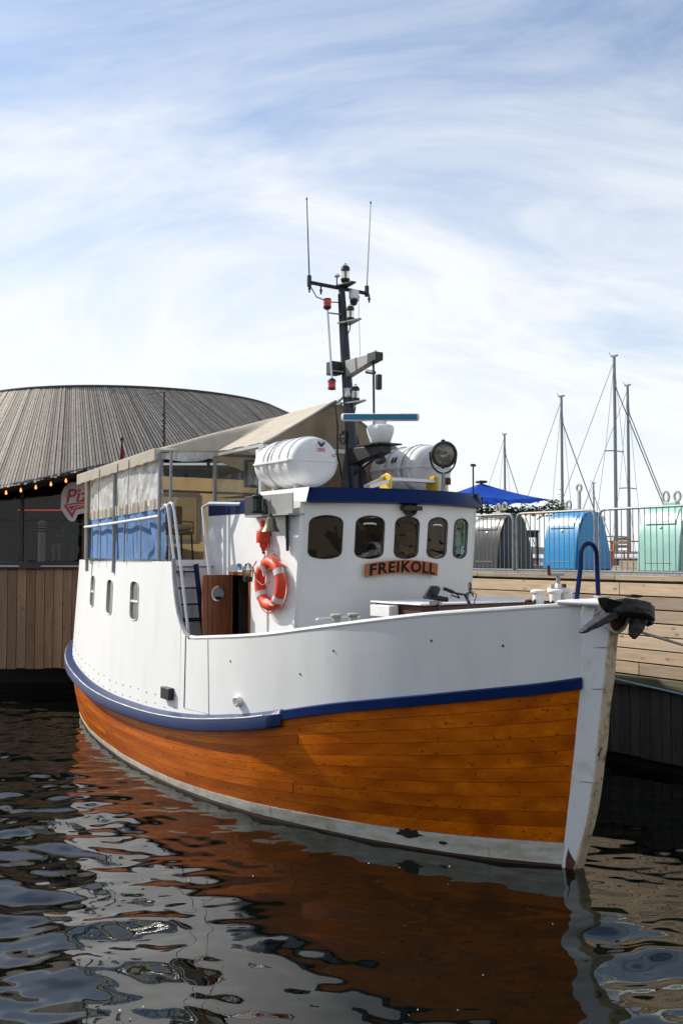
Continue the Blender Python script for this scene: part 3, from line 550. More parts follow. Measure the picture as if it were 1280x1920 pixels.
def plate(p, z, off=0.0, side=-1):
    e = 0.03; b = belt(p); a1, a2 = belt(max(0, p-e)), belt(min(NP-1, p+e)); n = np.array([-(a2[1]-a1[1]), a2[0]-a1[0]]); n /= max(1e-6, np.hypot(*n))
    lean = (z-b[2])*0.045*max(0, (p-9)/9)                      # the bow plating follows the raked stem
    return Vector((b[0]+lean+n[0]*off, side*(side_v(p, z)+n[1]*off), z))
PE = NP-1
# backing shell, both sides
mb = MB(); PS = np.linspace(0, PE, 120)
for sd in (-1, 1): mb.grid(lambda p, k: hull(p, k, -0.035, sd), PS, lin(-0.25, 1.0, 9), flip=(sd == 1))
hullp = mb.build('hull', 'caulk', boat)
# planking of the side in view: strakes between the boot stripe and the belt, with butt joints
def kboot(p): u = belt(p)[0]; return (0.13+0.15*max(0, min(1, (u+6)/6))**1.3)/belt(p)[2]
NS = 10
butts = {}
for j in range(NS):
    cuts = [0.0, PE]; n = 3
    for i in range(1, n): cuts.append(p_of(-13.6+13.8*(i/n+0.12*math.sin(j*2.4+i*1.7))))
    cuts = sorted(cuts)
    for a, b in zip(cuts[:-1], cuts[1:]):
        ps = np.linspace(a+0.004, b-0.004, max(5, int((b-a)*5)))
        wob = random.uniform(-0.002, 0.002)
        def f(p, i, j=j):
            k0, k1 = kboot(p), 0.985; ks = (k1-k0)/NS; lo = k0+ks*j; 
            t, o = [(0.014, -0.02), (0.014, 0.0), (0.5, 0.0), (0.986, 0.0), (0.986, -0.02)][i]
            return hull(p, lo+ks*t, o+wob*0.5)
        MB().grid(f, ps, range(5)).build('plank', 'plank', hullp, ang=50)
MB().grid(lambda p, k: hull(p, kboot(p)+(0.985-kboot(p))*k, -0.002, 1), PS, lin(0, 1, 8), flip=True).build('port_planking', 'plank', hullp)
mb = MB()
for sd in (-1, 1): mb.grid(lambda p, i: hull(p, [0.035/belt(p)[2], kboot(p)*0.55, kboot(p)*0.985, kboot(p)*0.985][i], [0.006, 0.008, 0.008, -0.02][i], sd), PS, range(4), flip=(sd == 1))
mb.build('boot_stripe', 'boot', boat)
mb = MB()
for sd in (-1, 1): mb.grid(lambda p, k: hull(p, k/belt(p)[2], 0.004, sd), PS, lin(-0.35, 0.036, 4), flip=(sd == 1))
mb.build('bottom_paint', 'antifoul', boat)
# bare patches on the boot stripe
for pu, zz, rr in ((-1.35, 0.19, .10), (-0.98, 0.14, .035)):
    pc = p_of(pu+0.1); poly = []
    for i in range(18):
        a = 6.283*i/18; r_ = rr*(0.7+0.5*random.random()); h = hull(pc+math.cos(a)*r_*2.4, (zz+math.sin(a)*r_*0.62)/belt(pc)[2], 0.0105); poly.append(h)
    MB().add(poly, [tuple(range(18))]).build('paint_chip', 'black', boat, ang=0)
# white plating with the three ports and the swept cut-out
PORTS = [(-9.72, 2.47, 3.03, 0.145), (-8.52, 2.40, 2.98, 0.16), (-7.27, 2.37, 2.98, 0.175)]
CUT = [(-5.80, 3.30), (-5.775, 3.12), (-5.74, 2.95), (-5.68, 2.75), (-5.60, 2.56), (-5.50, 2.42), (-5.38, 2.31), (-5.22, 2.235), (-5.0, 2.235)]
def ztop(u):
    if u <= -5.80: return 3.30
    if u < -5.0: return float(np.interp(u, [c[0] for c in CUT], [c[1] for c in CUT]))
    return sheer(u)
def plating(side, ports):
    mb = MB(); us = sorted(set([round(x, 4) for x in list(np.interp(np.linspace(0, PE, 130), _pp, _belt[:, 0]))+[c[0] for c in CUT]+[-5.805]]
        + [round(u+hw*t, 4) for u, a, b, hw in ports for t in (-1.001, -1, -.97, -.9, -.75, -.5, -.2, .2, .5, .75, .9, .97, 1, 1.001)]))
    cols = []
    for u in us:
        p = p_of(u); z0 = belt(p)[2]+0.02; z1 = ztop(u); op = None
        for c, a, b, hw in ports:
            if abs(u-c) <= hw+1e-6: e = max(0, 1-abs((u-c)/hw)**3.2)**(1/3.2)*0.15; op = (a+0.15-e, b-0.15+e)
        if op: zz = lin(z0, op[0], 4)+lin(op[1], z1, 4)
        else:
            mid = z0+(z1-z0)*0.62; zz = lin(z0, mid, 4)+lin(mid, z1, 4)
        cols.append(([plate(p, z, 0.0, side) for z in zz], op is not None))
    vs = [q for c, _ in cols for q in c]; fs = []
    for i in range(len(cols)-1):
        for j in range(7):
            if j == 3 and (cols[i][1] and cols[i+1][1]): continue
            if j == 3 and not (cols[i][1] or cols[i+1][1]): pass
            q = (i*8+j, (i+1)*8+j, (i+1)*8+j+1, i*8+j+1); fs.append(q if side < 0 else q[::-1])
    mb.add(vs, fs); return mb
MBp = plating(-1, PORTS)
MBp.build('side_plating', 'white_hull', boat, ang=40, solid=0.03)
plating(1, []).build('side_plating', 'white_hull', boat, ang=40, solid=0.03)
for n_, (c, a, b, hw) in enumerate(PORTS):
    ring = []
    for i in range(36):
        t = 2*math.pi*(i+.5)/36; cs, sn = math.cos(t), math.sin(t); x_ = math.copysign(abs(cs)**(2/3.2), cs); y_ = math.copysign(abs(sn)**(2/3.2), sn)
        ring.append((c+hw*x_, (b-0.15 if sn >= 0 else a+0.15)+0.15*y_))
    pts = [plate(p_of(u), z, 0.006) for u, z in ring]
    wf = MB().tube(pts, 0.008, 6, closed=True).build('side_window', 'rail_white', boat)
    gp = [plate(p_of(u), z, -0.02) for u, z in ring]; MB().add(gp, [tuple(range(36))]).build('pane', 'port_sky_pane', wf, ang=0)
    if n_ != 1: MB().bar(plate(p_of(c-hw), (a+b)/2-0.01, -0.012), plate(p_of(c+hw), (a+b)/2-0.01, -0.012), 0.03, 0.035).build('crossbar', 'white_clean', wf)
# capping rails
mb = MB(); ur = np.linspace(-5.2, 0.42, 60)
for sd in (-1, 1): mb.tube([plate(p_of(u), ztop(u)+0.005, -0.02, sd) for u in ur], 0.03, 8)
mb.build('bulwark_cap', 'rail_white', boat)
MB().tube([plate(p_of(u), z, -0.015) for u, z in [(-5.80, 3.34)]+CUT[:-1]], 0.034, 8).build('cutout_edge', 'galv', boat)
# bulwark gate outline and stiffener seams
MB().tube([plate(p_of(-5.33), 2.25, 0.002), plate(p_of(-5.36), 1.24, 0.003)], 0.008, 5).build('gate_gap', 'black', boat)
MB().tube([plate(p_of(-5.33), 1.235, 0.003), plate(p_of(-4.66), 1.24, 0.003), plate(p_of(-4.66), 2.26, 0.003)], 0.004, 5).build('gate_gap', 'greypaint', boat)
for us_, zz in ((-2.2, 2.27), (-1.0, 2.45), (-0.35, 2.42), (-4.1, 2.0), (-2.75, 1.95)): MB().lathe(plate(p_of(us_), zz, 0.0), plate(p_of(us_), zz, 0.1)-plate(p_of(us_), zz, 0.0), [(0.014, 0), (0.012, 0.006), (0.003, 0.008)], 8).build('plate_bolt', 'black', boat)
# rivets with the frames of the plating
mb = MB()
for i in range(22):
    u = -12.6+i*0.33; p = p_of(u)
    for dz in (0.14, 0.30): q = plate(p, belt(p)[2]+dz+random.uniform(-.02, .02), 0.0); mb.lathe(q, (q-Vector((q.x, 0, q.z))), [(0.012, 0.0), (0.010, 0.006), (0.002, 0.008)], 6)
tag(mb.build('rivets', 'rust', boat), kind='stuff')
# belt: heavy sponson aft, flat strake forward
def rail_sec(us, sec, side, name):
    MB().grid(lambda u, i: plate(p_of(u), belt(p_of(u))[2]+sec(u)[i][1], sec(u)[i][0], side), us, range(len(sec(-5)))).build(name, 'navy' if name == 'sponson' else 'navy_matt', boat, ang=25)
for sd in (-1, 1):
    fwd = lambda u: [(-0.01, 0.075), (0.045, 0.06), (0.05, -0.045), (-0.01, -0.06), (-0.02, 0)]
    def aft(u):
        e = min(1, max(0.0, (-3.08-u)/0.14)); d = 0.05+0.085*e
        return [(-0.01, 0.085), (0.03, 0.075), (d, 0.03), (d+0.012*e, -0.02), (d+0.005, -0.11), (d-0.03, -0.135), (-0.02, -0.13)]
    rail_sec(np.linspace(-3.1, 0.33, 40), fwd, sd, 'rubbing_strake'); rail_sec(np.r_[np.interp(np.linspace(0, p_of(-3.5), 90), _pp, _belt[:, 0]), np.linspace(-3.49, -3.08, 14)], aft, sd, 'sponson')
    # stainless edge band along the sponson
    mb = MB(); mb.tube([plate(p_of(u), belt(p_of(u))[2]+0.035, 0.134, sd) for u in np.interp(np.linspace(0, p_of(-3.3), 80), _pp, _belt[:, 0])], 0.013, 6); mb.build('sponson_edge', 'steel', boat)
q = plate(p_of(-5.84), 1.36, 0.0); bxp = MB().box(q+Vector((0, -0.03, 0.03)), (0.30, 0.10, 0.17)); bxp.build('freeing_port', 'black', boat, bevel=0.01)
q = plate(p_of(-3.92), 1.50, 0.02); MB().lathe(q, (0.25, -1, 0), [(0.072, -0.02), (0.072, 0.03), (0.052, 0.05), (0.04, 0.02), (0.015, 0.02)], 18).build('drain_port', 'white_clean', boat)
# stem: side boards painted white, worn front edge
def stem_u(z): return float(np.interp(z, [-0.4, 0, .5, 1.08, 1.66, 2.03, 2.42, 2.74, 2.88], [-.20, -.01, .17, .305, .385, .445, .50, .555, .57]))
def stem_back(z): return float(np.interp(z, [-0.4, 0, 1.0, 2.03, 2.9], [-.30, -.16, .05, .23, .32]))
def stem_bv(z): return float(np.interp(z, [-0.4, 0, 1.0, 2.03, 2.9], [.095, .10, .135, .165, .19]))
zs_ = lin(-0.4, 2.80, 26)
for sd in (-1, 1):
    MB().grid(lambda z, i: Vector((stem_back(z)-0.05, sd*(stem_bv(z)+0.01), z)) if i == 0 else (Vector((stem_back(z)+0.03, sd*(stem_bv(z)+0.012), z)) if i == 1 else Vector((stem_u(z)-0.012, sd*0.074, z))), zs_, range(3), flip=(sd == 1)).build('stem_board', 'stem_white', boat, ang=40)
mb = MB(); mb.grid(lambda z, i: Vector((stem_u(z)+[-0.012, 0.004+0.006*math.sin(z*9), 0.004+0.006*math.sin(z*9+1), -0.012][i], [-0.074, -0.066, 0.066, 0.074][i], z)), lin(-0.4, 2.62, 60), range(4)); mb.build('stem_face', 'stem_front', boat, ang=50)
mb = MB(); poly = [(0.03, 0.02), (0.055, 0.22), (0.10, 0.17), (0.14, 0.14), (0.155, 0.04), (0.11, -0.02)]
def stem_side(uu, z, o=0.004):
    ub, uf = stem_back(z), stem_u(z); t = (uu-ub)/(uf-ub); return Vector((uu, -(stem_bv(z)+0.012)+((stem_bv(z)+0.012)-0.074)*t-o, z))
mb.add([stem_side(stem_back(z)+(stem_u(z)-stem_back(z))*a, z, 0.006) for a, z in ((.30, -0.05), (.28, .10), (.34, .24), (.45, .19), (.6, .16), (.75, .13), (.97, .10), (.97, -0.05))], [tuple(range(8))]).build('bare_rust_patch', 'rust', boat, ang=0)
mb = MB()
for z in (0.98, 1.98, 2.42): mb.tube([stem_side(stem_back(z)+0.05, z, 0.001), stem_side(stem_u(z)-0.01, z+0.01, 0.001)], 0.006, 5)
tag(mb.build('stem_seams', 'greypaint', boat), kind='stuff')
MB().prism([(0.10, -0.42, 2.87), (0.57, -0.10, 2.85), (0.57, 0.10, 2.85), (0.10, 0.42, 2.87)], (0, 0, 0.05)).build('stem_head', 'rail_white', boat, bevel=0.02)
# decks
def deck(u0, u1, zf, n=30, ins=0.04):
    mb = MB(); mb.grid(lambda u, t: Vector((u, t*(side_v(p_of(u), zf(u))-ins), zf(u))), np.linspace(u0, u1, n), lin(-1, 1, 5)); return mb
deck(-5.93, 0.18, lambda u: 1.55+0.07*(u+5.32)).build('fore_deck', 'deck', boat, solid=0.05)
deck(-13.4, -5.87, lambda u: 3.285, 50, 0.03).build('upper_deck', 'deck', boat, solid=0.07)
MB().box((-5.865, -1.815, 3.275), (0.03, 0.70, 0.09)).build('deck_edge', 'white_clean', boat)
MB().box((-5.91, -1.81, 2.40), (0.04, 0.74, 1.70)).build('bulkhead', 'white', boat); MB().box((-5.91, 1.81, 2.40), (0.04, 0.74, 1.70)).build('bulkhead', 'white', boat)

# ---- wheelhouse
WW = 1.45
def wh_u(v, z):                                                    # bowed front, leaning forward with height
    return -2.93-0.42*(abs(v)/WW)**2.2 + (z-4.07)*0.095
def rr_open(s, c, hw, z0, z1, r):                                  # rounded opening: lower and upper limit at s
    d = abs(s-c)
    if d > hw+1e-6: return None
    e = max(0, d-(hw-r)); y = r-math.sqrt(max(0, r*r-e*e)); arch = 0.055*(1-(d/hw)**2)
    return z0+y-0.045*(1-(d/hw)**2), z1-y+arch
def walls(fn, s0, s1, z0, z1, ops, flip=False, ns_=60):
    ss = set(round(x, 4) for x in np.linspace(s0, s1, ns_))
    for c, hw, a, b, r in ops:
        for k in (-1.002, -1, -.985, -.95, -.88, -.8, -.7, -.5, -.25, 0, .25, .5, .7, .8, .88, .95, .985, 1, 1.002): ss.add(round(c+hw*k, 4))
    ss = sorted(x for x in ss if s0-1e-6 <= x <= s1+1e-6); cols = []
    for s_ in ss:
        op = None
        for c, hw, a, b, r in ops: op = op or rr_open(s_, c, hw, a, b, r)
        zz = (lin(z0, op[0], 4)+lin(op[1], z1, 4)) if op else (lin(z0, z0+(z1-z0)*.6, 4)+lin(z0+(z1-z0)*.6, z1, 4)); cols.append(([fn(s_, z) for z in zz], bool(op)))
    mb = MB(); fs = []
    for i in range(len(cols)-1):
        for j in range(7):
            if j == 3 and cols[i][1] and cols[i+1][1]: continue
            q = (i*8+j, (i+1)*8+j, (i+1)*8+j+1, i*8+j+1); fs.append(q[::-1] if flip else q)
    mb.add([q for c, _ in cols for q in c], fs); return mb
WIN = [(-1.18+i*0.56, 0.196, 3.395, 3.855, 0.05) for i in range(5)]
front = lambda v, z, o=0.0: Vector((wh_u(v, z)+o, v, z))
whp = walls(front, -WW, WW, 1.7, 4.10, WIN).build('wheelhouse_front', 'white', boat, ang=40, solid=0.05)
for wi, (c, hw, a, b, r) in enumerate(WIN):
    ring = []
    up_, dn_ = [], []
    for k in [-1, -.985, -.94, -.86, -.75, -.6, -.4, -.2, 0, .2, .4, .6, .75, .86, .94, .985, 1]:
        lo, hi = rr_open(c+hw*k*0.9999, c, hw, a, b, r); up_.append((c+hw*k, hi)); dn_.append((c+hw*k, lo))
    ring = up_+dn_[::-1]
    wf = MB().tube([front(v, z, 0.004) for v, z in ring], 0.007, 6, closed=True).build('front_window', 'rubber', boat)
    pm = MB().add([front(v, z, -0.014) for v, z in ring], [tuple(range(len(ring)))]); pm.build('pane', 'pane', wf, ang=0)
    if wi in (1, 3): MB().tube([front(c-0.09, 3.80, -0.02), front(c-0.05, 3.812, -0.02), front(c+0.05, 3.812, -0.02), front(c+0.09, 3.80, -0.02)], 0.012, 6).build('wiper_sticker', 'white_clean', wf)
    if wi == 4: MB().tube([front(c+0.10+0.045*math.cos(t), 3.46+0.05*math.sin(t), -0.025) for t in lin(0, 6.28, 17)[:-1]], 0.009, 5, closed=True).build('round_sticker', 'white_clean', wf); 
    if wi == 4: MB().lathe(front(c+0.10, 3.455, -0.027), (1, 0, 0), [(0.022, 0), (0.022, 0.006)], 12).build('sticker_mark', 'white_clean', wf)
# side walls with the door opening on the starboard side
ucorner = lambda z: wh_u(WW, z)
mb = MB()
def sidewall(u0, u1f, z0, z1, y):
    mb.add([(u0, y, z0), (u1f(z0), y, z0), (u1f(z1), y, z1), (u0, y, z1)], [(0, 1, 2, 3)])
sidewall(-4.72, ucorner, 1.6, 4.10, -WW); sidewall(-5.34, lambda z: -4.72, 3.13, 4.10, -WW); sidewall(-6.03, lambda z: -5.34, 1.6, 4.10, -WW)
mb.build('wheelhouse_side', 'white', boat, ang=0, solid=0.05, boff=1)
mb = MB(); sidewall(-6.03, ucorner, 1.6, 4.10, WW); mb.build('wheelhouse_side', 'white', boat, ang=0, solid=0.05)
mb = MB(); mb.box((-5.33, 0.03, 2.40), (0.05, 2.75, 1.6)); mb.box((-6.0, 0.0, 3.7), (0.05, 2.8, 0.80)); mb.build('wheelhouse_back', 'interior', boat)
MB().box((-4.75, 0, 3.22), (2.4, 2.75, 0.05)).build('bridge_floor', 'interior', boat)
MB().box((-3.85, 0.15, 3.42), (0.35, 1.9, 0.36)).build('console', 'interior', boat, bevel=0.03)
MB().box((-4.9, 0, 3.68), (0.05, 2.78, 0.86)).build('bridge_back_panel', 'facade', boat)
for v in (-0.45, 0.5): MB().box((-4.45, v, 3.62), (0.12, 0.42, 0.5)).build('helm_seat', 'rubber', boat, bevel=0.05)
# roof with its slanted navy band
mb = MB(); vv = lin(-WW, WW, 41)
mb.grid(lambda v, i: [Vector((wh_u(v, 4.07)+0.03, v*1.0, 4.07)), Vector((wh_u(v, 4.07)+0.15, v*1.035, 4.085)), Vector((wh_u(v, 4.07)+0.045, v*1.0, 4.275)), Vector((wh_u(v, 4.07)-0.05, v*0.96, 4.28))][i], vv, range(4)); mb.build('roof_band', 'navy_clean', boat, ang=25)
for sd in (-1, 1):
    mb = MB(); mb.grid(lambda u, i: Vector((u, sd*(WW+[0.0, 0.05, 0.0, -0.06][i]), [4.07, 4.085, 4.275, 4.28][i])), lin(-4.5, -3.21, 4), range(4), flip=(sd == -1)); mb.build('roof_side_edge', 'white_clean', boat, ang=25)
mb = MB(); mb.grid(lambda v, t: Vector((-6.03+(wh_u(v, 4.07)-0.02+6.03)*t, v*0.985, 4.258+0.02*(1-(v/WW)**2))), vv, lin(0, 1, 6)); mb.build('wheelhouse_roof', 'white_clean', boat)
mb = MB(); mb.add([(-6.035, -WW-0.056, 3.985), (-4.45, -WW-0.056, 3.985), (-4.45, -WW-0.056, 4.175), (-6.035, -WW-0.056, 4.175)], [(0, 1, 2, 3)]); mb.build('navy_side_strip', 'navy_clean', boat, ang=0, solid=0.01)
MB().lathe((-2.90, -0.06, 4.02), (1, 0, 0.0), [(0.10, -0.05), (0.11, 0.03), (0.075, 0.06), (0.07, 0.02), (0.01, 0.02)], 12).build('horn_lamp', 'iron', boat); MB().box((-2.87, -0.06, 4.02), (0.10, 0.30, 0.06)).build('lamp_bracket', 'iron', boat)
# name board with carved letters
def nb(v, z, o): return Vector((wh_u(v, 3.2)+0.045+o+(z-3.2)*0.095, v, z-0.13*(v+0.12)**2*1.2))
VB = lin(-0.70, 0.46, 25); nbz = lambda v: 0.082
mb = MB(); mb.grid(lambda v, i: nb(v, 3.245+[-.085, .085][i], 0.0), VB, (0, 1)); nbo = mb.build('name_board', 'board', boat, ang=20, solid=0.03, boff=1)
tm = text_mb('FREIKOLL', 0.155, 0.004, 0, 1.14, 0.0035); xs_ = [p[0] for p in tm.v]; xw = max(xs_)-min(xs_); xm = (max(xs_)+min(xs_))/2
tm.v = [tuple(nb(-0.12+(p[0]-xm)/xw*1.05, 3.245-0.0545*1.3+p[1]*1.3, 0.034+p[2])) for p in tm.v]; tm.build('lettering', 'letter', nbo, ang=0)
# door leaf swung back against the bulkhead, dark opening, lamp, pipe
dl = MB().box((-5.31, -1.74, 2.39), (0.03, 0.02, 0.02)).build('door', 'door', boat)
dn = 6; dw = 0.47/dn
for i in range(dn): MB().box((0, 0, 0), (0.045, dw-0.006, 1.50)).build('plank', 'door', dl, (-5.30, -1.955+dw*(i+.5), 2.36), bevel=0.004)
MB().lathe((-5.285, -1.72, 2.84), (1, 0, 0), [(0.115, 0), (0.115, 0.03), (0.09, 0.034), (0.09, 0.02)], 24, cap=False).build('porthole_rim', 'steel', dl); MB().lathe((-5.283, -1.72, 2.84), (1, 0, 0), [(0.10, 0), (0.10, 0.014)], 24).build('porthole', 'grey_plastic', dl)
MB().box((-5.262, -1.72, 2.775), (0.004, 0.11, 0.045)).build('sticker', 'navy_clean', dl)
mb = MB(); mb.bar((-4.72, -WW-0.03, 1.6), (-4.72, -WW-0.03, 3.13), 0.05, 0.06); mb.bar((-5.34, -WW-0.03, 3.13), (-4.70, -WW-0.03, 3.13), 0.06, 0.05); mb.build('door_frame', 'door', boat)
MB().box((-5.02, -WW-0.058, 3.235), (0.085, 0.012, 0.075)).build('notice', 'blue_label', boat)
MB().box((-5.882, -2.02, 3.13), (0.012, 0.12, 0.10)).build('notice', 'sticker', boat)
def caged_lamp(c, ax, name='caged_lamp', s=1.0, lens='bulbglass'):
    c = Vector(c); ax = Vector(ax).normalized(); l = MB().lathe(c, ax, [(0.055*s, -.10*s), (0.06*s, -0.06*s), (0.06*s, -0.04*s)], 14).build(name, 'black', boat)
    MB().lathe(c, ax, [(0.045*s, -0.04*s), (0.05*s, 0.05*s), (0.03*s, 0.09*s), (0.005, 0.10*s)], 14).build('lens', 'lens', l)
    u = Vector((0, 0, 1)) if abs(ax.z) < .9 else Vector((1, 0, 0)); u = (u-ax*u.dot(ax)).normalized(); w = ax.cross(u); mb = MB()
    for a in range(4):
        d = u*math.cos(a*math.pi/4*2)+w*math.sin(a*math.pi/4*2); mb.tube([c+ax*(-0.04*s)+d*0.064*s, c+ax*0.05*s+d*0.066*s, c+ax*0.11*s+d*0.03*s, c+ax*0.12*s], 0.007*s, 5)
    mb.tube([c+ax*0.03*s+(u*math.cos(t)+w*math.sin(t))*0.068*s for t in lin(0, 6.283, 17)[:-1]], 0.007*s, 5, closed=True); mb.build('cage', 'black', l); return l
caged_lamp((-4.55, -1.62, 3.14), (0, 0, 1), s=1.15)
MB().tube([(-4.20, -1.50, 1.65), (-4.20, -1.50, 4.0)], 0.02, 8).build('drain_pipe', 'rail_white', boat)
MB().tube([(-3.62, -1.53, 3.45), (-3.62, -1.545, 4.0)], 0.022, 8).build('grab_rail', 'black', boat); MB().prism([(-3.62, -1.505, 3.98), (-3.82, -1.505, 3.98), (-3.64, -1.505, 3.72)], (0, -0.012, 0)).build('gusset', 'white_clean', boat)
# side light screen, lantern, bell
MB().add([(-4.52, -1.68, 3.94), (-3.33, -1.62, 3.93), (-3.33, -1.62, 4.20), (-4.52, -1.68, 4.20)], [(0, 1, 2, 3)]).build('light_screen', 'greypaint', boat, solid=0.015, ang=0, boff=0)
MB().add([(-4.515, -1.692, 3.945), (-3.92, -1.662, 3.942), (-3.93, -1.664, 4.03), (-3.99, -1.667, 4.12), (-4.08, -1.671, 4.195), (-4.515, -1.692, 4.195)], [tuple(range(6))]).build('screen_black_shadow', 'black', boat, ang=0)  # black paint and the lamp's shadow drawn together as one flat patch
MB().box((-3.95, -1.56, 3.925), (1.2, 0.24, 0.02)).build('screen_floor', 'greypaint', boat)
sl = MB().lathe((-4.03, -1.76, 3.95), (0, 0, 1), [(0.075, 0), (0.085, 0.03), (0.06, 0.035)], 16).build('side_light', 'black', boat)
MB().lathe((-4.03, -1.76, 3.985), (0, 0, 1), [(0.055, 0), (0.058, 0.16), (0.05, 0.165)], 16).build('lens', 'green_lens', sl); MB().lathe((-4.03, -1.76, 4.15), (0, 0, 1), [(0.07, 0), (0.08, 0.03), (0.05, 0.055), (0.012, 0.06), (0.012, 0.13)], 16).build('cap', 'black', sl)
mb = MB(); [mb.tube([(-4.03+.075*math.cos(a), -1.76+.075*math.sin(a), 3.97), (-4.03+.075*math.cos(a), -1.76+.075*math.sin(a), 4.16)], 0.008, 5) for a in (0.3, 1.9, 3.4, 5.0)]; mb.build('cage', 'black', sl)
be = MB().lathe((-3.74, -1.72, 3.70), (0, 0, 1), [(0.125, 0.0), (0.118, 0.015), (0.085, 0.07), (0.066, 0.14), (0.06, 0.17), (0.035, 0.195), (0.012, 0.20)], 22).build('bell', 'brass', boat)
MB().tube([(-3.74, -1.72, 3.89), (-3.74, -1.72, 3.94)], 0.018, 6).build('crown', 'black', be); MB().tube([(-3.74, -1.72, 3.74), (-3.74, -1.72, 3.64)], 0.012, 6).build('clapper', 'black', be); MB().tube([(-3.74, -1.72, 3.64), (-3.73, -1.70, 3.36), (-3.70, -1.70, 3.30)], 0.006, 5).build('bell_rope', 'rope', be)
# ladder to the upper deck and hand rails
la = MB().bar((-5.56, -1.72, 1.62), (-5.80, -1.82, 3.26), 0.035, 0.10, (1, 0, 0)).build('ladder', 'navy_clean', boat)
for i in range(7):
    t = (i+0.45)/7; c = Vector((-5.56-0.24*t, -1.72-0.10*t, 1.62+1.66*t)); MB().box(c+Vector((0, -0.175, 0)), (0.10, 0.33, 0.022)).build('rung', 'navy_clean', la)
MB().tube([(-5.86, -1.85, 1.7), (-5.86, -1.85, 2.95)], 0.014, 6).build('pipe', 'rail_white', boat); MB().box((-5.85, -1.90, 2.45), (0.03, 0.45, 0.035)).build('clip_rail', 'black', boat)
MB().tube([(-6.30, -2.12, 4.10), (-6.02, -2.13, 4.17), (-5.93, -2.135, 4.14), (-5.87, -2.14, 4.05), (-5.60, -2.14, 3.15), (-5.34, -2.14, 2.26), (-5.33, -2.12, 1.60)], 0.022, 8).build('hand_rail', 'tube_light', boat)
MB().tube([(-6.38, -2.12, 4.08), (-6.22, -2.13, 4.15), (-6.13, -2.135, 4.12), (-6.08, -2.14, 4.02), (-5.81, -2.14, 3.15), (-5.53, -2.14, 2.30), (-5.51, -2.11, 1.60)], 0.022, 8).build('hand_rail', 'tube_light', boat)
MB().tube([(-5.0, -1.50, 4.125), (-5.55, -1.72, 4.15), (-5.70, -1.76, 4.10), (-5.60, -1.76, 3.65), (-5.39, -1.76, 2.86), (-5.44, -1.76, 2.26), (-5.36, -1.74, 2.24)], 0.027, 8).build('hand_rail', 'tube_light', boat)

# ---- tent over the upper deck
TF = ['-']
for u, v in ((-9.97, -2.02), (-8.32, -2.14), (-6.47, -2.12), (-6.22, -2.05)): MB().tube([(u, v, 3.10), (u, v*0.995, 4.97 if u > -7 else 4.86+(u+9.97)*0.045)], 0.032 if u != -6.22 else 0.024, 8).build('tent_post', 'galv', boat)
for u in (-9.97, -8.32, -6.47): MB().tube([(u, 2.10, 3.2), (u, 2.10, 4.9)], 0.032, 8).build('tent_post', 'galv', boat)
def drail(u): return -2.03-0.13*math.sin(min(1, max(0, (u+9.97)/3.5))*math.pi*0.85)
MB().tube([(u, drail(u)-0.035, 3.90+0.085*((u+9.97)/3.5)**2) for u in lin(-9.97, -6.47, 16)], 0.024, 8).build('guard_rail', 'rail_white', boat)
for u in (-9.45, -8.92, -7.72, -7.08): MB().tube([(u, drail(u)-0.03, 3.28), (u, drail(u)-0.03, 3.91)], 0.011, 6).build('baluster', 'galv', boat)
def eave(u): return 4.83+(min(u, -6.4)+10.05)*0.047
def ehw(u): t = min(1, max(0, (u+6.52)/0.25)); t = t*t*(3-2*t); return 2.17*(1-t)+1.24*t
def ridge(u): return float(np.interp(u, [-10.1, -9, -7.5, -6.14, -4.6], [5.42, 5.47, 5.60, 5.69, 5.71]))
def roof(u, t):                                                     # t -1 .. 1 across
    a = abs(t); w = ehw(u); e = eave(u); r = ridge(u); sag = 0.06*math.sin(math.pi*a)*(0.6+0.4*math.sin(u*2.1))+0.008*math.sin(u*11+t*9)*a+0.006*math.sin(u*23-t*5)*a
    return Vector((u, t*w, r+(e-r)*a**1.12-sag))
MB().grid(roof, np.r_[np.linspace(-10.1, -6.54, 26), np.linspace(-6.52, -6.27, 9), np.linspace(-6.2, -4.82, 12)], lin(-1, 1, 25), flip=True).build('tent_roof', 'cream', boat, ang=60, solid=0.01)
for sd in (-1, 1):
    MB().grid(lambda u, i: Vector((u, sd*(ehw(u)+0.012), eave(u)+[0.03, -0.06, -0.15-0.006*math.cos(u*17)-0.005*math.sin(u*41)][i])), lin(-10.1, -6.42, 90), range(3)).build('valance', 'cream', boat, ang=60)
for u in (-8.05, -8.9, -7.55): MB().tube([(u, -2.19, eave(u)-0.02), (u, -2.20, 4.0), (u, -2.20, 3.6)], 0.007, 5).build('lashing', 'rope', boat)
# vinyl window band with its cream hem, blue dodger below
def wrk(u, z): return 0.022*math.sin(u*13+z*5)+0.016*math.sin(u*29-z*17)+0.03*math.exp(-((u+6.6)/0.5)**2)*math.sin(z*21+u*30)
MB().grid(lambda u, z: Vector((u, drail(u)+0.045+0.22*wrk(u, z), z)), lin(-9.93, -6.5, 120), lin(4.16, 4.90, 22)).build('vinyl_window', 'vinyl', boat, ang=70)
MB().grid(lambda u, k: Vector((u, drail(u)+0.035+0.010*math.sin(u*42)+0.012*math.sin(u*17), 4.02+0.09*((u+9.97)/3.5)**2+0.0+[0, .09, .17][k])), lin(-9.75, -6.48, 150), range(3)).build('hem', 'cream', boat, ang=60)
MB().grid(lambda k, z: Vector((-6.52-0.02+0.10*k-0.05, -2.075+0.02*math.sin(z*30+k*3), z)), lin(-0.5, 0.8, 6), lin(4.1, 4.9, 24)).build('side_curtain', 'cream', boat, ang=60)
def dod(u, z): return 0.012*math.sin(u*9+z*3)+0.03*math.exp(-((u+6.75)/0.45)**2)*math.sin(u*14+z*9)
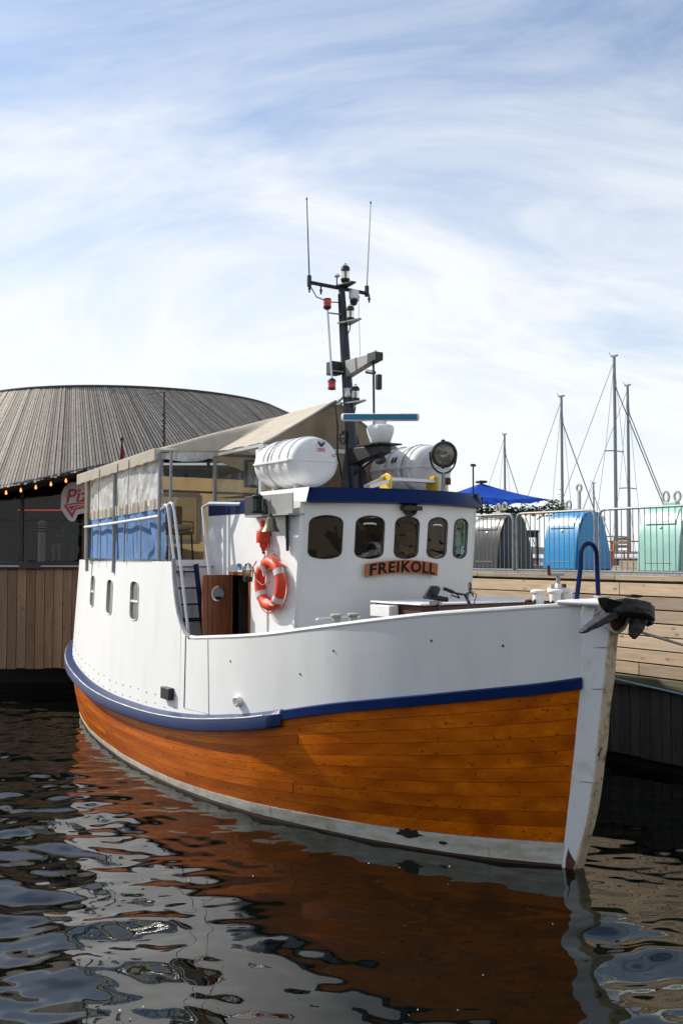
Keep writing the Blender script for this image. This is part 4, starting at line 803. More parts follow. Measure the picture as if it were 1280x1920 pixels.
MB().grid(lambda u, z: Vector((u, drail(u)+0.055-dod(u, z), z+(0.06*((u+9.97)/3.5)**2 if z > 3.9 else 0))), [x for x in lin(-10.15, -6.42, 110)], lin(3.31, 4.06, 14)).build('canvas_dodger', 'blue_cloth', boat, ang=60)
MB().grid(lambda t, z: Vector((-10.15-0.6*math.sin(t*1.4), drail(-10.15)+0.05+1.9*t, z)), lin(0, 1, 30), (3.31, 3.7, 4.1)).build('stern_dodger', 'blue_cloth', boat, ang=60)
mb = MB()
for i in range(46):
    u = -9.9+i*0.073; mb.tube([(u, drail(u)+0.01, 3.335), (u+0.03, plate(p_of(u), 3.28, 0.012).y, 3.29)], 0.007, 4)
tag(mb.build('lacing', 'rope', boat), kind='stuff')
MB().grid(lambda u, z: Vector((u, 2.07-0.02*math.sin(u*7), z)), lin(-10.1, -4.7, 40), (3.3, 4.15)).build('port_curtain', 'tan', boat, ang=60)
MB().grid(lambda u, z: Vector((u, 2.07-0.02*math.sin(u*7), z)), lin(-10.1, -4.7, 40), (4.15, 5.05)).build('port_curtain', 'tan', boat, ang=60)
MB().grid(lambda v, z: Vector((-10.05+0.015*math.sin(v*9), v, z)), lin(-2.05, 2.05, 40), (3.3, 4.1, 4.9)).build('stern_curtain', 'tan', boat, ang=60)
wn_ = MB(); wn_.bar((-9.95, 0.2, 3.65), (-9.95, 0.2, 4.55), 0.09, 0.05); wn_.bar((-9.95, -0.65, 3.65), (-9.95, -0.65, 4.55), 0.09, 0.05); wn_.bar((-9.95, -0.65, 4.55), (-9.95, 0.2, 4.55), 0.05, 0.09); wn_.bar((-9.95, -0.65, 3.65), (-9.95, 0.2, 3.65), 0.05, 0.09)
wno = wn_.build('cabin_window', 'white_clean', boat); MB().box((-9.96, -0.22, 4.1), (0.01, 0.8, 0.85)).build('pane', 'clear', wno, ang=0)
for a, b in (((-10, -2, 4.62), (-10, 2, 4.62)), ((-8.3, -2.1, 4.9), (-8.3, 2.1, 4.9)), ((-6.45, -2.1, 4.98), (-6.45, 2.1, 4.98)), ((-10, 0, 5.40), (-4.65, 0, 5.66))): MB().tube([a, b], 0.024, 6).build('tent_bar', 'galv', boat)
# glazed front part of the tent
MB().add([(-6.30, -1.25, 4.21), (-4.86, -1.25, 4.21), (-4.86, -1.25, 4.93), (-6.30, -1.25, 4.93)], [(0, 1, 2, 3)]).build('side_pane', 'clear', boat, ang=0)
mb = MB(); [mb.bar(a, b, 0.045, 0.045) for a, b in (((-6.33, -1.26, 4.19), (-4.80, -1.26, 4.19)), ((-6.33, -1.26, 4.95), (-4.80, -1.26, 4.97)), ((-6.32, -1.26, 4.19), (-6.32, -1.26, 4.95)))]; mb.build('side_pane_frame', 'alu', boat)
MB().bar((-4.83, -1.25, 4.2), (-4.83, -1.25, 4.97), 0.07, 0.07).build('corner_post', 'alu', boat); MB().bar((-4.83, 1.25, 4.2), (-4.83, 1.25, 4.97), 0.07, 0.07).build('corner_post', 'alu', boat)
MB().box((-4.80, -1.265, 4.84), (0.36, 0.01, 0.16)).build('paper_notice', 'white_clean', boat)
MB().grid(lambda v, k: Vector((-4.83, v, 4.98+(ridge(-4.82)-4.99)*(1-(abs(v)/1.23)**1.12)*k)), lin(-1.23, 1.23, 33), (0, .5, 1)).build('gable_window', 'smoky', boat, ang=60)
MB().box((-4.815, 0, 4.955), (0.05, 2.45, 0.06)).build('cross_beam', 'rail_white', boat)
MB().grid(lambda v, z: Vector((-4.83, v, z)), lin(-1.21, 1.21, 9), (4.25, 4.92)).build('front_window_panel', 'smoky', boat)
MB().tube([roof(-4.82, t)+Vector((0.01, 0, 0.012)) for t in lin(-1, 1, 25)], 0.016, 6).build('roof_hem', 'greypaint', boat)
MB().grid(lambda u, k: Vector((u, -1.25-(ehw(u)-1.25)*1.0-0.01, eave(u)-0.01-k*0.16*math.sin((u+6.52)/0.25*math.pi))), lin(-6.52, -6.27, 12), (0, 1)).build('loose_flap', 'vinyl', boat)
MB().box((-5.55, -0.9, 4.62), (0.06, 0.5, 0.42)).build('monitor', 'black', boat, bevel=0.01); MB().box((-5.52, -0.9, 4.62), (0.01, 0.42, 0.34)).build('screen', 'grey_plastic', boat); MB().tube([(-5.55, -0.9, 4.2), (-5.55, -0.9, 4.45)], 0.02, 6).build('monitor_post', 'black', boat)
# poles above the tent
MB().tube([(-7.75, -1.50, 4.95), (-7.75, -1.50, 6.12)], [0.022, 0.016], 8).build('tent_pole', 'black', boat); MB().tube([(-7.75, -1.50, 6.12), (-8.2, -1.62, 6.13)], 0.010, 6).build('pole_arm', 'black', boat)
mb = MB(); mb.tube([(-7.75+.03*math.cos(t*5), -1.5+.03*math.sin(t*5), 5.2+t*0.075) for t in lin(0, 8, 90)], 0.008, 5); mb.build('pole_rope', 'black', boat)
fs_ = MB().tube([(-13.5, 0, 3.3), (-13.55, 0, 5.98)], 0.025, 8).build('flag_staff', 'maroon', boat); MB().lathe((-13.55, 0, 5.98), (0, 0, 1), [(0.03, 0), (0.04, 0.03), (0.01, 0.06)], 10).build('truck', 'black', fs_); MB().lathe((-13.54, 0, 5.2), (0, 0, 1), [(0.03, 0), (0.055, 0.15), (0.05, 0.4), (0.03, 0.62)], 10).build('rolled_flag', 'maroon', fs_)

# ---- mast
mu = lambda z: -4.30-(z-4.3)*0.112
mast_ = MB().tube([(mu(z), 0, z) for z in (4.2, 5.3, 6.2, 6.9, 7.42)], [0.10, 0.085, 0.064, 0.056, 0.048], 14).build('mast', 'mastblack', boat)
for (a, b) in (((-0.02, -0.26), (0, -0.09)), ((-0.3, 0.20), (-.05, 0.07)), ((0.16, 0.14), (0.05, 0.07))):
    MB().prism([(mu(4.2)+a[0], a[1], 4.25), (mu(4.2)+b[0], b[1], 4.25), (mu(5.2)+b[0], b[1]*0.8, 5.15)], (0.012, 0.02, 0)).build('foot_gusset', 'black', mast_)
MB().tube([(mu(7.36), -0.57, 7.40), (mu(7.36), 0.48, 7.385)], 0.030, 8).build('cross_arm', 'mastblack', mast_)
MB().prism([(mu(7.42)-0.10, -0.10, 7.42), (mu(7.42)+0.30, -0.03, 7.42), (mu(7.42)+0.30, 0.06, 7.42), (mu(7.42)-0.10, 0.12, 7.42)], (0, 0, 0.02)).build('mast_top_plate', 'mastblack', mast_)
for s_, top, cc in ((-0.57, 8.62, 'black'), (0.46, 8.79, 'hook')):
    a = MB().tube([(mu(7.4), s_, 7.34), (mu(7.4), s_, 7.50)], 0.034, 8).build('antenna', 'black', boat); MB().tube([(mu(7.4), s_, 7.48), (mu(7.4)+0.0, s_-0.045 if s_ < 0 else s_+0.075, top)], [0.011, 0.007], 6).build('whip', cc, a); MB().lathe((mu(7.4), s_-0.045 if s_ < 0 else s_+0.075, top), (0, 0, 1), [(0.012, 0), (0.012, 0.03), (.004, .04)], 8).build('tip', 'black', a)
for v in (-0.57, -0.37, 0.30, 0.50): MB().lathe((mu(7.36), v, 7.38), (0, 0, -1), [(0.012, 0), (0.012, 0.05), (0.022, 0.06), (0.022, 0.09), (0.012, 0.095), (0.014, 0.13)], 8).build('hanging_bolt', 'black', mast_)
MB().tube([(mu(7.36), -0.55, 7.34), (mu(7.3), -0.45, 7.20), (mu(7.2), -0.25, 7.15), (mu(7.2), -0.05, 7.17)], 0.009, 5).build('antenna_cable', 'black', mast_)
def nav_lamp(c, name, s=1.0, lens='lens', par=None):
    l = MB().lathe(c, (0, 0, 1), [(0.05*s, 0), (0.062*s, 0.02*s), (0.062*s, 0.045*s), (0.045*s, 0.05*s)], 16).build(name, 'black', boat)
    cz = Vector(c); MB().lathe(cz+Vector((0, 0, 0.05*s)), (0, 0, 1), [(0.055*s, 0), (0.057*s, 0.02*s), (0.052*s, 0.06*s), (0.057*s, 0.10*s), (0.055*s, 0.115*s)], 16).build('lens', lens, l); MB().lathe(cz+Vector((0, 0, 0.052*s)), (0, 0, 1), [(0.018*s, 0), (0.022*s, 0.08*s), (.01, .1*s)], 10).build('filament', 'hook', l)
    MB().lathe(cz+Vector((0, 0, 0.165*s)), (0, 0, 1), [(0.062*s, 0), (0.058*s, 0.035*s), (0.04*s, 0.055*s), (0.01*s, 0.06*s)], 16).build('cap', 'black', l); MB().tube([cz+Vector((0.03*math.cos(t)*s, 0, (0.22+0.035*math.sin(t))*s)) for t in lin(0, math.pi, 8)], 0.006*s, 5).build('lamp_handle', 'black', l); return l
nav_lamp((mu(7.44)+0.09, 0.01, 7.47), 'anchor_light', 1.12)
g = MB().tube([(mu(7.4)+0.0, -0.085, 7.40), (mu(7.4), -0.085, 7.55)], 0.010, 6).build('satellite_antenna', 'black', boat); MB().lathe((mu(7.4), -0.085, 7.545), (0, 0, 1), [(0.012, 0), (0.045, 0.015), (0.048, 0.035), (0.03, 0.055), (0.005, 0.06)], 14).build('dome', 'white_clean', g)
cm = MB().box((mu(7.2)+0.10, 0.14, 7.29), (0.11, 0.14, 0.16)).build('mast_camera', 'white_clean', boat, bevel=0.03); MB().lathe((mu(7.2)+0.11, 0.13, 7.17), (0, 0, 1), [(0.01, -0.05), (0.045, -0.03), (0.062, 0.02), (0.05, 0.06)], 14).build('camera_ball', 'black', cm)
for z, ext in ((6.84, 0.36), (5.62, 0.34)):
    MB().prism([(mu(z)-0.03, -0.10, z), (mu(z)+ext, 0.03, z+0.01), (mu(z)+ext, 0.07, z+0.01), (mu(z)-0.03, 0.13, z)], (0, 0, 0.022)).build('lamp_shelf', 'greypaint', mast_); nav_lamp((mu(z)+0.14, 0.02, z+0.025), 'steaming_light', 1.0)
    MB().tube([(mu(z)+0.14, 0.02, z), (mu(z)+0.13, 0.02, z-0.10), (mu(z)+0.02, 0.0, z-0.25)], 0.009, 5).build('lamp_cable', 'black', mast_)
# two red lights on a thin pole beside the mast
rp = MB().tube([(mu(7.1), -0.275, 7.05), (mu(5.95), -0.275, 5.95)], 0.016, 8).build('red_light_pole', 'steel', boat)
for z, dn_ in ((7.06, 1), (5.95, -1)):
    MB().lathe((mu(z), -0.28, z), (0, 0, dn_), [(0.04, -0.03), (0.062, 0.0), (0.062, 0.015)], 14).build('lamp_base', 'black', rp); MB().lathe((mu(z), -0.28, z), (0, 0, dn_), [(0.057, 0.015), (0.06, 0.03), (0.055, 0.045), (0.06, 0.06), (0.055, 0.08), (0.06, 0.10), (0.055, 0.115)], 14).build('red_lens', 'red_lens', rp); MB().lathe((mu(z), -0.28, z), (0, 0, dn_), [(0.06, 0.115), (0.058, 0.13), (0.02, 0.14)], 14).build('lamp_cap', 'black', rp)
for z in (6.98, 6.10): MB().tube([(mu(z), -0.275, z), (mu(z), -0.05, z+0.005)], 0.012, 6).build('strut', 'galv', rp)
# sloping box arm with loudspeaker pole
MB().prism([(mu(6.1)+0.02, -0.05, 6.02), (mu(6.1)+0.78, -0.05, 6.17), (mu(6.1)+0.78, -0.05, 6.27), (mu(6.1)+0.02, -0.05, 6.27)], (0, 0.12, 0)).build('box_arm', 'greypaint', mast_, bevel=0.008)
MB().prism([(mu(6.1)+0.60, -0.056, 6.135), (mu(6.1)+0.80, -0.056, 6.165), (mu(6.1)+0.80, -0.056, 6.275), (mu(6.1)+0.60, -0.056, 6.275)], (0, 0.135, 0)).build('arm_end', 'black', mast_)
MB().box((mu(6.2)-0.10, -0.16, 6.16), (0.16, 0.18, 0.20)).build('flood_lamp', 'black', boat, bevel=0.015); MB().lathe((mu(6.1)+0.70, 0.01, 6.275), (0, 0, 1), [(0.03, 0), (0.04, 0.015), (0.02, 0.04)], 10).build('arm_lamp', 'white_clean', mast_)
vp = MB().tube([(mu(6.1)+0.66, 0.01, 6.2), (mu(6.1)+0.68, 0.01, 4.9)], 0.017, 8).build('speaker_pole', 'black', boat); MB().box((mu(6.1)+0.72, 0.06, 5.86), (0.07, 0.08, 0.22)).build('speaker', 'black', vp, bevel=0.015); MB().tube([(mu(6.1)+0.50, 0.0, 6.04), (mu(6.1)+0.66, 0.03, 6.0)], 0.03, 8).build('camera', 'black', vp)
MB().lathe((mu(5.8), 0, 5.78), (0.11, 0, -1), [(0.083, -.07), (0.088, -.06), (0.088, .06), (0.083, .07)], 14).build('steel_band', 'steel', mast_)
MB().tube([(mu(5.7), -0.06, 5.75), (mu(5.7)-0.1, -0.12, 5.66), (-4.66, -0.05, 5.70)], 0.02, 6).build('tent_strap', 'rope', mast_); MB().tube([(-4.62, -0.14, 5.66), (-4.60, -0.10, 5.3), (-4.58, -0.12, 4.9), (-4.55, -0.05, 4.5)], 0.014, 6).build('hanging_cable', 'black', mast_)
MB().tube([(mu(7.3)+0.02, 0.28, 7.36), (mu(6.3)+0.22, 0.1, 6.38), (mu(6.3)+0.22, 0.1, 6.28)], 0.004, 4).build('halyard', 'wire', mast_)
caged_lamp((mu(5.2)+0.0, -0.14, 5.12), (0, 0, -1), 'mast_lantern', 0.9)
MB().tube([(mu(7.0)-0.04, -0.06, 7.3), (mu(6.6)-0.02, -0.07, 6.6), (mu(5.9), -0.09, 5.9), (mu(5.2), -0.1, 5.3), (mu(4.5), -0.11, 4.4)], 0.011, 5).build('mast_cable', 'black', mast_)
# radar on its bracket
MB().prism([(mu(4.9)+0.02, -0.09, 4.70), (-3.52, -0.09, 4.82), (-3.52, -0.09, 4.93), (mu(4.9)+0.02, -0.09, 4.95)], (0, 0.18, 0)).build('radar_bracket', 'black', mast_, bevel=0.01); MB().box((-3.68, 0, 4.945), (0.50, 0.42, 0.02)).build('radar_plate', 'black', mast_)
MB().tube([(mu(4.6)+0.1, -0.05, 4.58), (-3.7, -0.03, 4.78)], 0.025, 8).build('brace', 'black', mast_); MB().lathe((-3.62, -0.02, 4.72), (1, 0, 0.15), [(0.03, -0.1), (0.055, 0), (0.05, 0.06), (0.01, 0.08)], 12).build('speaker_horn', 'black', mast_)
ra = MB(); ra.lathe((-3.66, 0, 4.957), (0, 0, 1), [(0.13, 0), (0.15, 0.03), (0.19, 0.15), (0.20, 0.20), (0.195, 0.235), (0.16, 0.265), (0.09, 0.275), (0.09, 0.325)], 8); rao = ra.build('radar', 'white_clean', boat, ang=50, bevel=0.012)
dv = Vector((0.552, 0.834, 0)); cc = Vector((-3.66, 0, 5.335)); nr = Vector((0.834, -0.552, 0))
MB().bar(cc-dv*0.55, cc+dv*0.55, 0.10, 0.105).build('scanner_bar', 'white_clean', rao, bevel=0.03); MB().bar(cc-dv*0.515+nr*0.05, cc+dv*0.515+nr*0.05, 0.012, 0.078).build('scanner_face', 'teal', rao)
# searchlight
sc_ = Vector((-3.25, 0.80, 4.82)); sd_ = Vector((0.93, -0.30, -0.10)).normalized()
se = MB().lathe(sc_, sd_, [(0.01, -0.26), (0.08, -0.235), (0.14, -0.16), (0.168, -0.08), (0.172, 0.02), (0.18, 0.03), (0.18, 0.06), (0.16, 0.065)], 26, cap=False).build('searchlight', 'copper', boat)
MB().lathe(sc_, sd_, [(0.183, 0.02), (0.19, 0.03), (0.19, 0.065), (0.158, 0.07), (0.155, 0.04)], 26, cap=False).build('bezel', 'black', se); MB().lathe(sc_, sd_, [(0.158, 0.05), (0.10, 0.065), (0.01, 0.07)], 26).build('lens', 'lens', se); MB().lathe(sc_, sd_, [(0.155, 0.03), (0.13, -0.04), (0.07, -0.10), (0.01, -0.12)], 26, cap=False).build('reflector', 'steel', se)
sdv = sd_.cross(Vector((0, 0, 1))).normalized()
MB().tube([sc_+sdv*0.20*math.cos(t)+Vector((0, 0, 0.03-0.30*math.sin(t)**0.8 if t > 0 else .03)) for t in lin(0.0001, math.pi-0.0001, 15)], 0.014, 6).build('yoke', 'black', se); MB().tube([sc_+Vector((0, 0, -0.26)), Vector((-3.25, 0.80, 4.28))], [0.022, 0.035], 8).build('stand', 'galv', se)
MB().tube([sc_+sdv*0.15+Vector((0, 0, -0.12)), sc_+Vector((0, 0, -0.20)), sc_-sdv*0.15+Vector((0, 0, -0.10))], 0.008, 5).build('lamp_wire', 'black', se); MB().box(sc_+Vector((0.02, 0.07, -0.38)), (0.05, 0.06, 0.10)).build('switch_box', 'rust', se)
MB().lathe(sc_+Vector((0, 0, 0.185)), (0, 0, 1), [(0.03, 0), (0.03, 0.02), (0.01, 0.03)], 8).build('top_knob', 'black', se)
mb = MB(); mb.tube([(-3.3, 1.40, 4.28), (-3.3, 1.40, 4.72)], 0.012, 6); mb.tube([(-3.3, 1.36, 4.70), (-3.3, 1.44, 4.70)], 0.02, 6); mb.build('roof_stanchion', 'black', boat)
# raft cradles
for v in (-0.92, 0.95):
    for u in (-4.55, -3.95): MB().box((u, v, 4.30), (0.06, 0.62, 0.07)).build('raft_cradle', 'galv', boat)
# bow gear
for u, v in ((-0.30, -0.28), (-0.30, -0.02), (-0.30, 0.16)): MB().lathe((u, v, 2.0), (0, 0, 1), [(0.07, 0), (0.062, 0.72), (0.062, 0.96), (0.085, 0.985), (0.085, 1.005), (0.06, 1.015)], 16).build('mooring_post', 'rail_white', boat)
wi = MB().box((-0.34, 0.07, 2.55), (0.05, 0.06, 1.05)).build('windlass', 'rail_white', boat, bevel=0.01); MB().box((-0.34, 0.07, 3.0), (0.05, 0.30, 0.05)).build('cross_head', 'rail_white', wi); MB().box((-0.36, -0.02, 3.0), (0.05, 0.05, 0.14)).build('side_post', 'hook', wi); MB().box((-0.36, 0.17, 3.0), (0.05, 0.05, 0.14)).build('side_post', 'rust', wi); MB().tube([(-0.34, 0.07, 3.05), (-0.34, 0.07, 3.17)], 0.022, 8).build('spindle', 'galv', wi); MB().box((-0.34, 0.04, 3.175), (0.05, 0.20, 0.03)).build('crank', 'galv', wi); MB().tube([(-0.34, -0.07, 3.17), (-0.34, -0.08, 3.28)], 0.02, 8).build('grip', 'rust', wi)
for v, z in ((-0.42, 2.88), (-0.15, 2.86)): MB().tube([(-0.28+0.05*math.cos(t), v+0.055*math.sin(t), z+0.02*math.sin(3*t)) for t in lin(0, 6.28, 14)[:-1]], 0.016, 6, closed=True).build('chain_link', 'rust', boat)
MB().tube([(0.0, 0.0, 2.0), (0.0, 0.0, 2.9)]+[(0.0, 0.045+0.02, 3.25)]+[(0.0, 0.20-0.125*math.cos(t), 3.40+0.125*math.sin(t)) for t in lin(0.15, math.pi, 12)]+[(0.0, 0.345, 2.9), (0, 0.345, 2.0)], 0.026, 8).build('bow_hoop', 'navy_clean', boat)
MB().lathe((0.0, 0.40, 2.86), (0, 0, 1), [(0.075, 0), (0.075, 0.05), (0.09, 0.06), (0.09, 0.085)], 14).build('fair_lead', 'hook', boat); MB().box((0.02, 0.18, 2.90), (0.10, 0.62, 0.03)).build('bow_plate', 'rail_white', boat)
hp = MB().lathe((0.50, 0.0, 2.74), (1, -0.05, -0.12), [(0.155, -0.30), (0.155, 0.09), (0.135, 0.10), (0.125, -0.2)], 24, cap=False).build('hawse_pipe', 'stem_white', boat); MB().lathe((0.50, 0.0, 2.74), (1, -0.05, -0.12), [(0.128, 0.07), (0.126, -0.15)], 20).build('hawse_lining', 'rust', hp)
# bollard pair and hatch on the fore deck
for v in (-1.60, -1.36): MB().lathe((-2.35, v, 1.76), (0, 0, 1), [(0.055, 0), (0.05, 0.78), (0.05, 0.88), (0.07, 0.905), (0.068, 0.925), (0.05, 0.93)], 16).build('deck_bollard', 'hook', boat)
MB().box((-2.42, -1.52, 2.63), (0.05, 0.62, 0.025)).build('bollard_bar', 'rail_white', boat)
ht = MB().box((-1.95, 0.02, 2.38), (0.95, 2.0, 0.85)).build('hatch', 'hatch_red', boat, bevel=0.02); MB().box((-1.95, 0.02, 2.818), (1.02, 2.1, 0.022)).build('hatch_lid', 'rail_white', ht, bevel=0.01); MB().box((-2.1, -1.07, 2.72), (0.4, 0.14, 0.14)).build('hatch_end', 'white_clean', ht, bevel=0.01)
# ================================================================== THINGS ON THE BOAT
# life rafts
def raft(l, label, logo):
    t = bthing('life_raft', label, 'life raft', l, 'white life raft canisters on the wheelhouse roof')
    R_, L_ = 0.335, 1.22
    def sec(x, a, up):                                             # ribbed half shell
        e = min(1, (L_/2-abs(x))/0.13); rr = R_*(1-0.30*(1-max(0, e))**2.2); rib = 0.016 if (abs(((x+0.61) % 0.22)-0.11) < 0.05 and abs(x) < 0.43) else 0
        return Vector((x, -(rr+rib)*math.cos(a)*1.12, (rr+rib)*math.sin(a)*(1.0 if up else 1.0)+0.345))
    xs = sorted(set([-L_/2, -L_/2+.005, -L_/2+.02, -L_/2+.05, -L_/2+.09, L_/2-.09, L_/2-.05, L_/2-.02, L_/2-.005, L_/2]+lin(-0.46, 0.46, 60)))
    for nm, a0, a1 in (('upper_shell', 0, math.pi), ('lower_shell', -math.pi, 0)):
        mb = MB(); ang_ = lin(a0, a1, 25); mb.grid(lambda x, a: sec(x, a, a1 > 0), xs, ang_, flip=False)
        n = len(ang_); k = len(xs); mb.f.append(tuple(range(n))); mb.f.append(tuple((k-1)*n+j for j in range(n))[::-1]); mb.build(nm, 'raft', t, ang=40)
    fl = []
    for x, w in ((-L_/2-.02, .27), (-L_/2+.13, R_*1.12+.035), (L_/2-.13, R_*1.12+.035), (L_/2+.02, .27)): fl.append((x, w))
    MB().prism([(x, -w, 0.33) for x, w in fl]+[(x, w, 0.33) for x, w in fl[::-1]], (0, 0, 0.032)).build('flange', 'raft', t, bevel=0.006)
    for x in (-0.10, 0.30): MB().tube([(x+0.03*math.sin(a*2), -(R_+.022)*math.cos(a)*1.12, (R_+.022)*math.sin(a)+0.345) for a in lin(-2.8, 3.4, 30)], 0.009, 5).build('strap', 'rope', t) if (x < 0 or not logo) else None
    fx_ = L_/2+0.003
    if logo:
        d = MB().box((fx_, 0.045, 0.545), (0.004, 0.15, 0.17)).build('logo_plate', 'sign_white', t)
        MB().add([(fx_+.004, y+0.045, z+0.545) for y, z in ((-.062, .068), (-.025, .05), (0, .03), (.025, .05), (.062, .068), (.05, .03), (.02, -.005), (0, -.015), (-.02, -.005), (-.05, .03))], [tuple(range(10))]).build('emblem', 'black', d, ang=0); MB().lathe((fx_+.003, 0.045, 0.59), (1, 0, 0), [(0.013, 0), (0.013, 0.004)], 10).build('emblem_dot', 'sign_white', d)
        for z in (-0.038, -0.062): MB().box((fx_+.004, 0.045, 0.545+z), (0.003, 0.115, 0.013)).build('printed_line', 'red_print', d)
        for z in (0.44, 0.418): MB().box((fx_+.001, 0.25, z), (0.003, 0.065, 0.010)).build('printed_line', 'grey_plastic', t)
    else:
        for k, x in enumerate((-0.28, 0.02, 0.10)): MB().grid(lambda a, q: Vector((x+q, -(R_+.02)*math.cos(a)*1.12, (R_+.02)*math.sin(a)+.345)), lin(0.25, 0.5 if k else 1.6, 10), (0, 0.05)).build('stencil', 'black', t)
    return t
raft((-4.32, -1.0, 4.33), 'white life raft canister with a square emblem on its end, left of the mast', True)
raft((-4.25, 0.98, 4.33), 'white life raft canister with black stencils behind the searchlight', False)
# folding step
t = bthing('folding_step', 'small aluminium folding step with yellow corners on the wheelhouse roof', 'step ladder', (-3.45, 0.30, 4.31))
MB().box((0, 0.05, 0.13), (0.24, 0.80, 0.035)).build('tread', 'alu', t)
for i in range(3): MB().box((-0.07+i*0.07, 0.05, 0.152), (0.04, 0.78, 0.012)).build('tread_rib', 'alu', t)
for v in (-0.36, 0.46): MB().prism([(-0.13, v-.015, 0.0), (0.13, v-.015, 0.0), (0.13, v-.015, 0.18), (0.02, v-.015, 0.22), (-0.13, v-.015, 0.17)], (0, 0.03, 0)).build('end_cap', 'yellow', t, bevel=0.008)
MB().bar((-0.02, -0.36, 0.16), (0.05, -0.75, 0.01), 0.03, 0.05).build('leg', 'alu', t); MB().bar((0.10, -0.36, 0.10), (0.12, -0.72, 0.01), 0.03, 0.05).build('leg', 'alu', t)
# life buoy
t = bthing('lifebuoy', 'orange lifebuoy with silver bands hanging on the white wheelhouse side', 'lifebuoy', (-3.98, -1.53, 3.01))
RB, rb = 0.285, 0.072
def ringp(a, da=0.0, r=None): return Vector((RB*math.cos(a), -0.06+da, RB*math.sin(a)*1.02))
MB().tube([ringp(a) for a in lin(0, 2*math.pi, 49)[:-1]], rb, 16, closed=True).build('ring', 'orange', t)
for a in (0.55, 1.15+1.0, 3.7, 5.6):
    mb = MB(); mb.tube([ringp(a+d) for d in (-0.14, 0, 0.14)], rb+0.004, 16, cap=False); mb.build('band', 'reflect', t)
mb = MB(); rp_ = []
for q in range(4):
    a0 = 0.55+q*1.57
    for s_ in lin(0, 1, 9): a = a0+1.57*s_; rp_.append(Vector(((RB+rb+0.01+0.07*math.sin(math.pi*s_)*(1.6 if q == 3 else .5))*math.cos(a), -0.07, (RB+rb+.01+0.07*math.sin(math.pi*s_)*(1.8 if q == 3 else .4))*math.sin(a))))
MB().tube(rp_, 0.009, 6, closed=True).build('grab_line', 'rope_red', t)
MB().tube([(-.25, -.13, .30), (-.33, -.14, .22), (-.22, -.15, .05), (-.05, -.15, -.02), (.12, -.14, .03)], 0.009, 6).build('loose_line', 'rope_red', t)
MB().bar((-0.06, -0.135, 0.24), (-0.03, -0.125, 0.10), 0.012, 0.045, (0, 1, 0)).build('hanger_strap', 'sign_white', t); MB().bar((0.02, -0.14, -0.20), (0.20, -0.13, -0.28), 0.012, 0.045, (0, 1, 0)).build('hanger_strap', 'sign_white', t)
MB().tube([(0.0, 0.02, .36), (0, -0.02, 0.43), (0.03, -.03, .40)], 0.012, 6).build('hook', 'galv', t)
# lifebuoy light
t = bthing('lifebuoy_light', 'orange rescue light hanging upside down under the bell bracket', 'rescue light', (-4.18, -1.58, 3.58))
MB().lathe((0, 0, 0), (0, 0, 1), [(0.095, -0.02), (0.10, 0.0), (0.10, 0.10), (0.09, 0.14), (0.05, 0.16)], 18).build('float', 'orange', t); MB().lathe((0, 0, 0.16), (0, 0, 1), [(0.06, 0), (0.06, 0.035)], 14).build('collar', 'reflect', t); MB().lathe((0, 0, 0.195), (0, 0, 1), [(0.05, 0), (0.05, 0.085), (0.01, 0.09)], 14).build('top', 'orange', t)
MB().lathe((0, 0, -0.02), (0, 0, -1), [(0.055, 0), (0.055, 0.05), (0.035, 0.07), (0.03, 0.11), (0.008, 0.12)], 14).build('lamp', 'orange', t); MB().lathe((0, 0, -0.14), (0, 0, -1), [(0.02, 0), (0.02, 0.03)], 8).build('plug', 'black', t)
MB().tube([(0.02, 0, -.17), (0.02, 0, -0.35), (0.03, 0.01, -0.36), (0.03, .01, -.15)], 0.006, 5).build('lanyard', 'sign_white', t); MB().box((0.0, 0.06, 0.02), (0.05, 0.03, 0.36)).build('bracket', 'rail_white', t)
# chair in the tent
t = bthing('deck_chair', 'dark steel chair with a pale cushion under the tent opening', 'chair', (-7.6, -1.35, 3.30))
for x in (-.2, .2):
    for y in (-.2, .2): MB().tube([(x*1.1, y*1.1, 0), (x, y, 0.44)], 0.014, 6).build('leg', 'black', t)
MB().box((0, 0, .46), (.46, .46, .06)).build('seat', 'tan', t, bevel=.02); MB().box((-.22, 0, .72), (.05, .44, .40)).build('backrest', 'tan', t, bevel=.02); MB().box((0, 0.02, .55), (.40, .40, .10)).build('cushion', 'cream', t, bevel=.04)
for y in (-.23, .23): MB().tube([(.2, y, .44), (.2, y, .64), (-.2, y, .66)], 0.013, 6).build('armrest', 'orange_steel', t)
# bicycle lying against the hatch: saddle and handlebar show above the bulwark
t = bthing('bicycle', 'dark bicycle leaning behind the bulwark with saddle and handlebar above the rail', 'bicycle', (-1.40, -0.78, 2.00))
Rb = Matrix.Rotation(math.radians(16), 3, 'Z')
def bk(p): return Rb @ Vector(p)
for x in (-0.30, 0.62):
    wlz = MB().tube([bk((x+0.28*math.cos(a), 0, 0.29+0.28*math.sin(a))) for a in lin(0, 6.283, 33)[:-1]], 0.022, 6, closed=True).build('wheel', 'rubber', t); sp = MB()
    for a in lin(0, 6.283, 13)[:-1]: sp.tube([bk((x, 0, .29)), bk((x+.265*math.cos(a), 0, .29+.265*math.sin(a)))], 0.003, 4)
    sp.build('spokes', 'steel', wlz)
MB().tube([bk(p) for p in ((-.30, 0, .29), (.1, 0, .27), (.46, 0, .68), (0.0, 0, .60), (-.30, 0, .29))], 0.018, 8).build('frame', 'black', t); MB().tube([bk((.1, 0, .27)), bk((-.04, 0, .86))], 0.018, 8).build('seat_post', 'black', t); MB().tube([bk((.62, 0, .29)), bk((.46, 0, .76)), bk((.36, 0, .93))], 0.018, 8).build('fork', 'black', t)
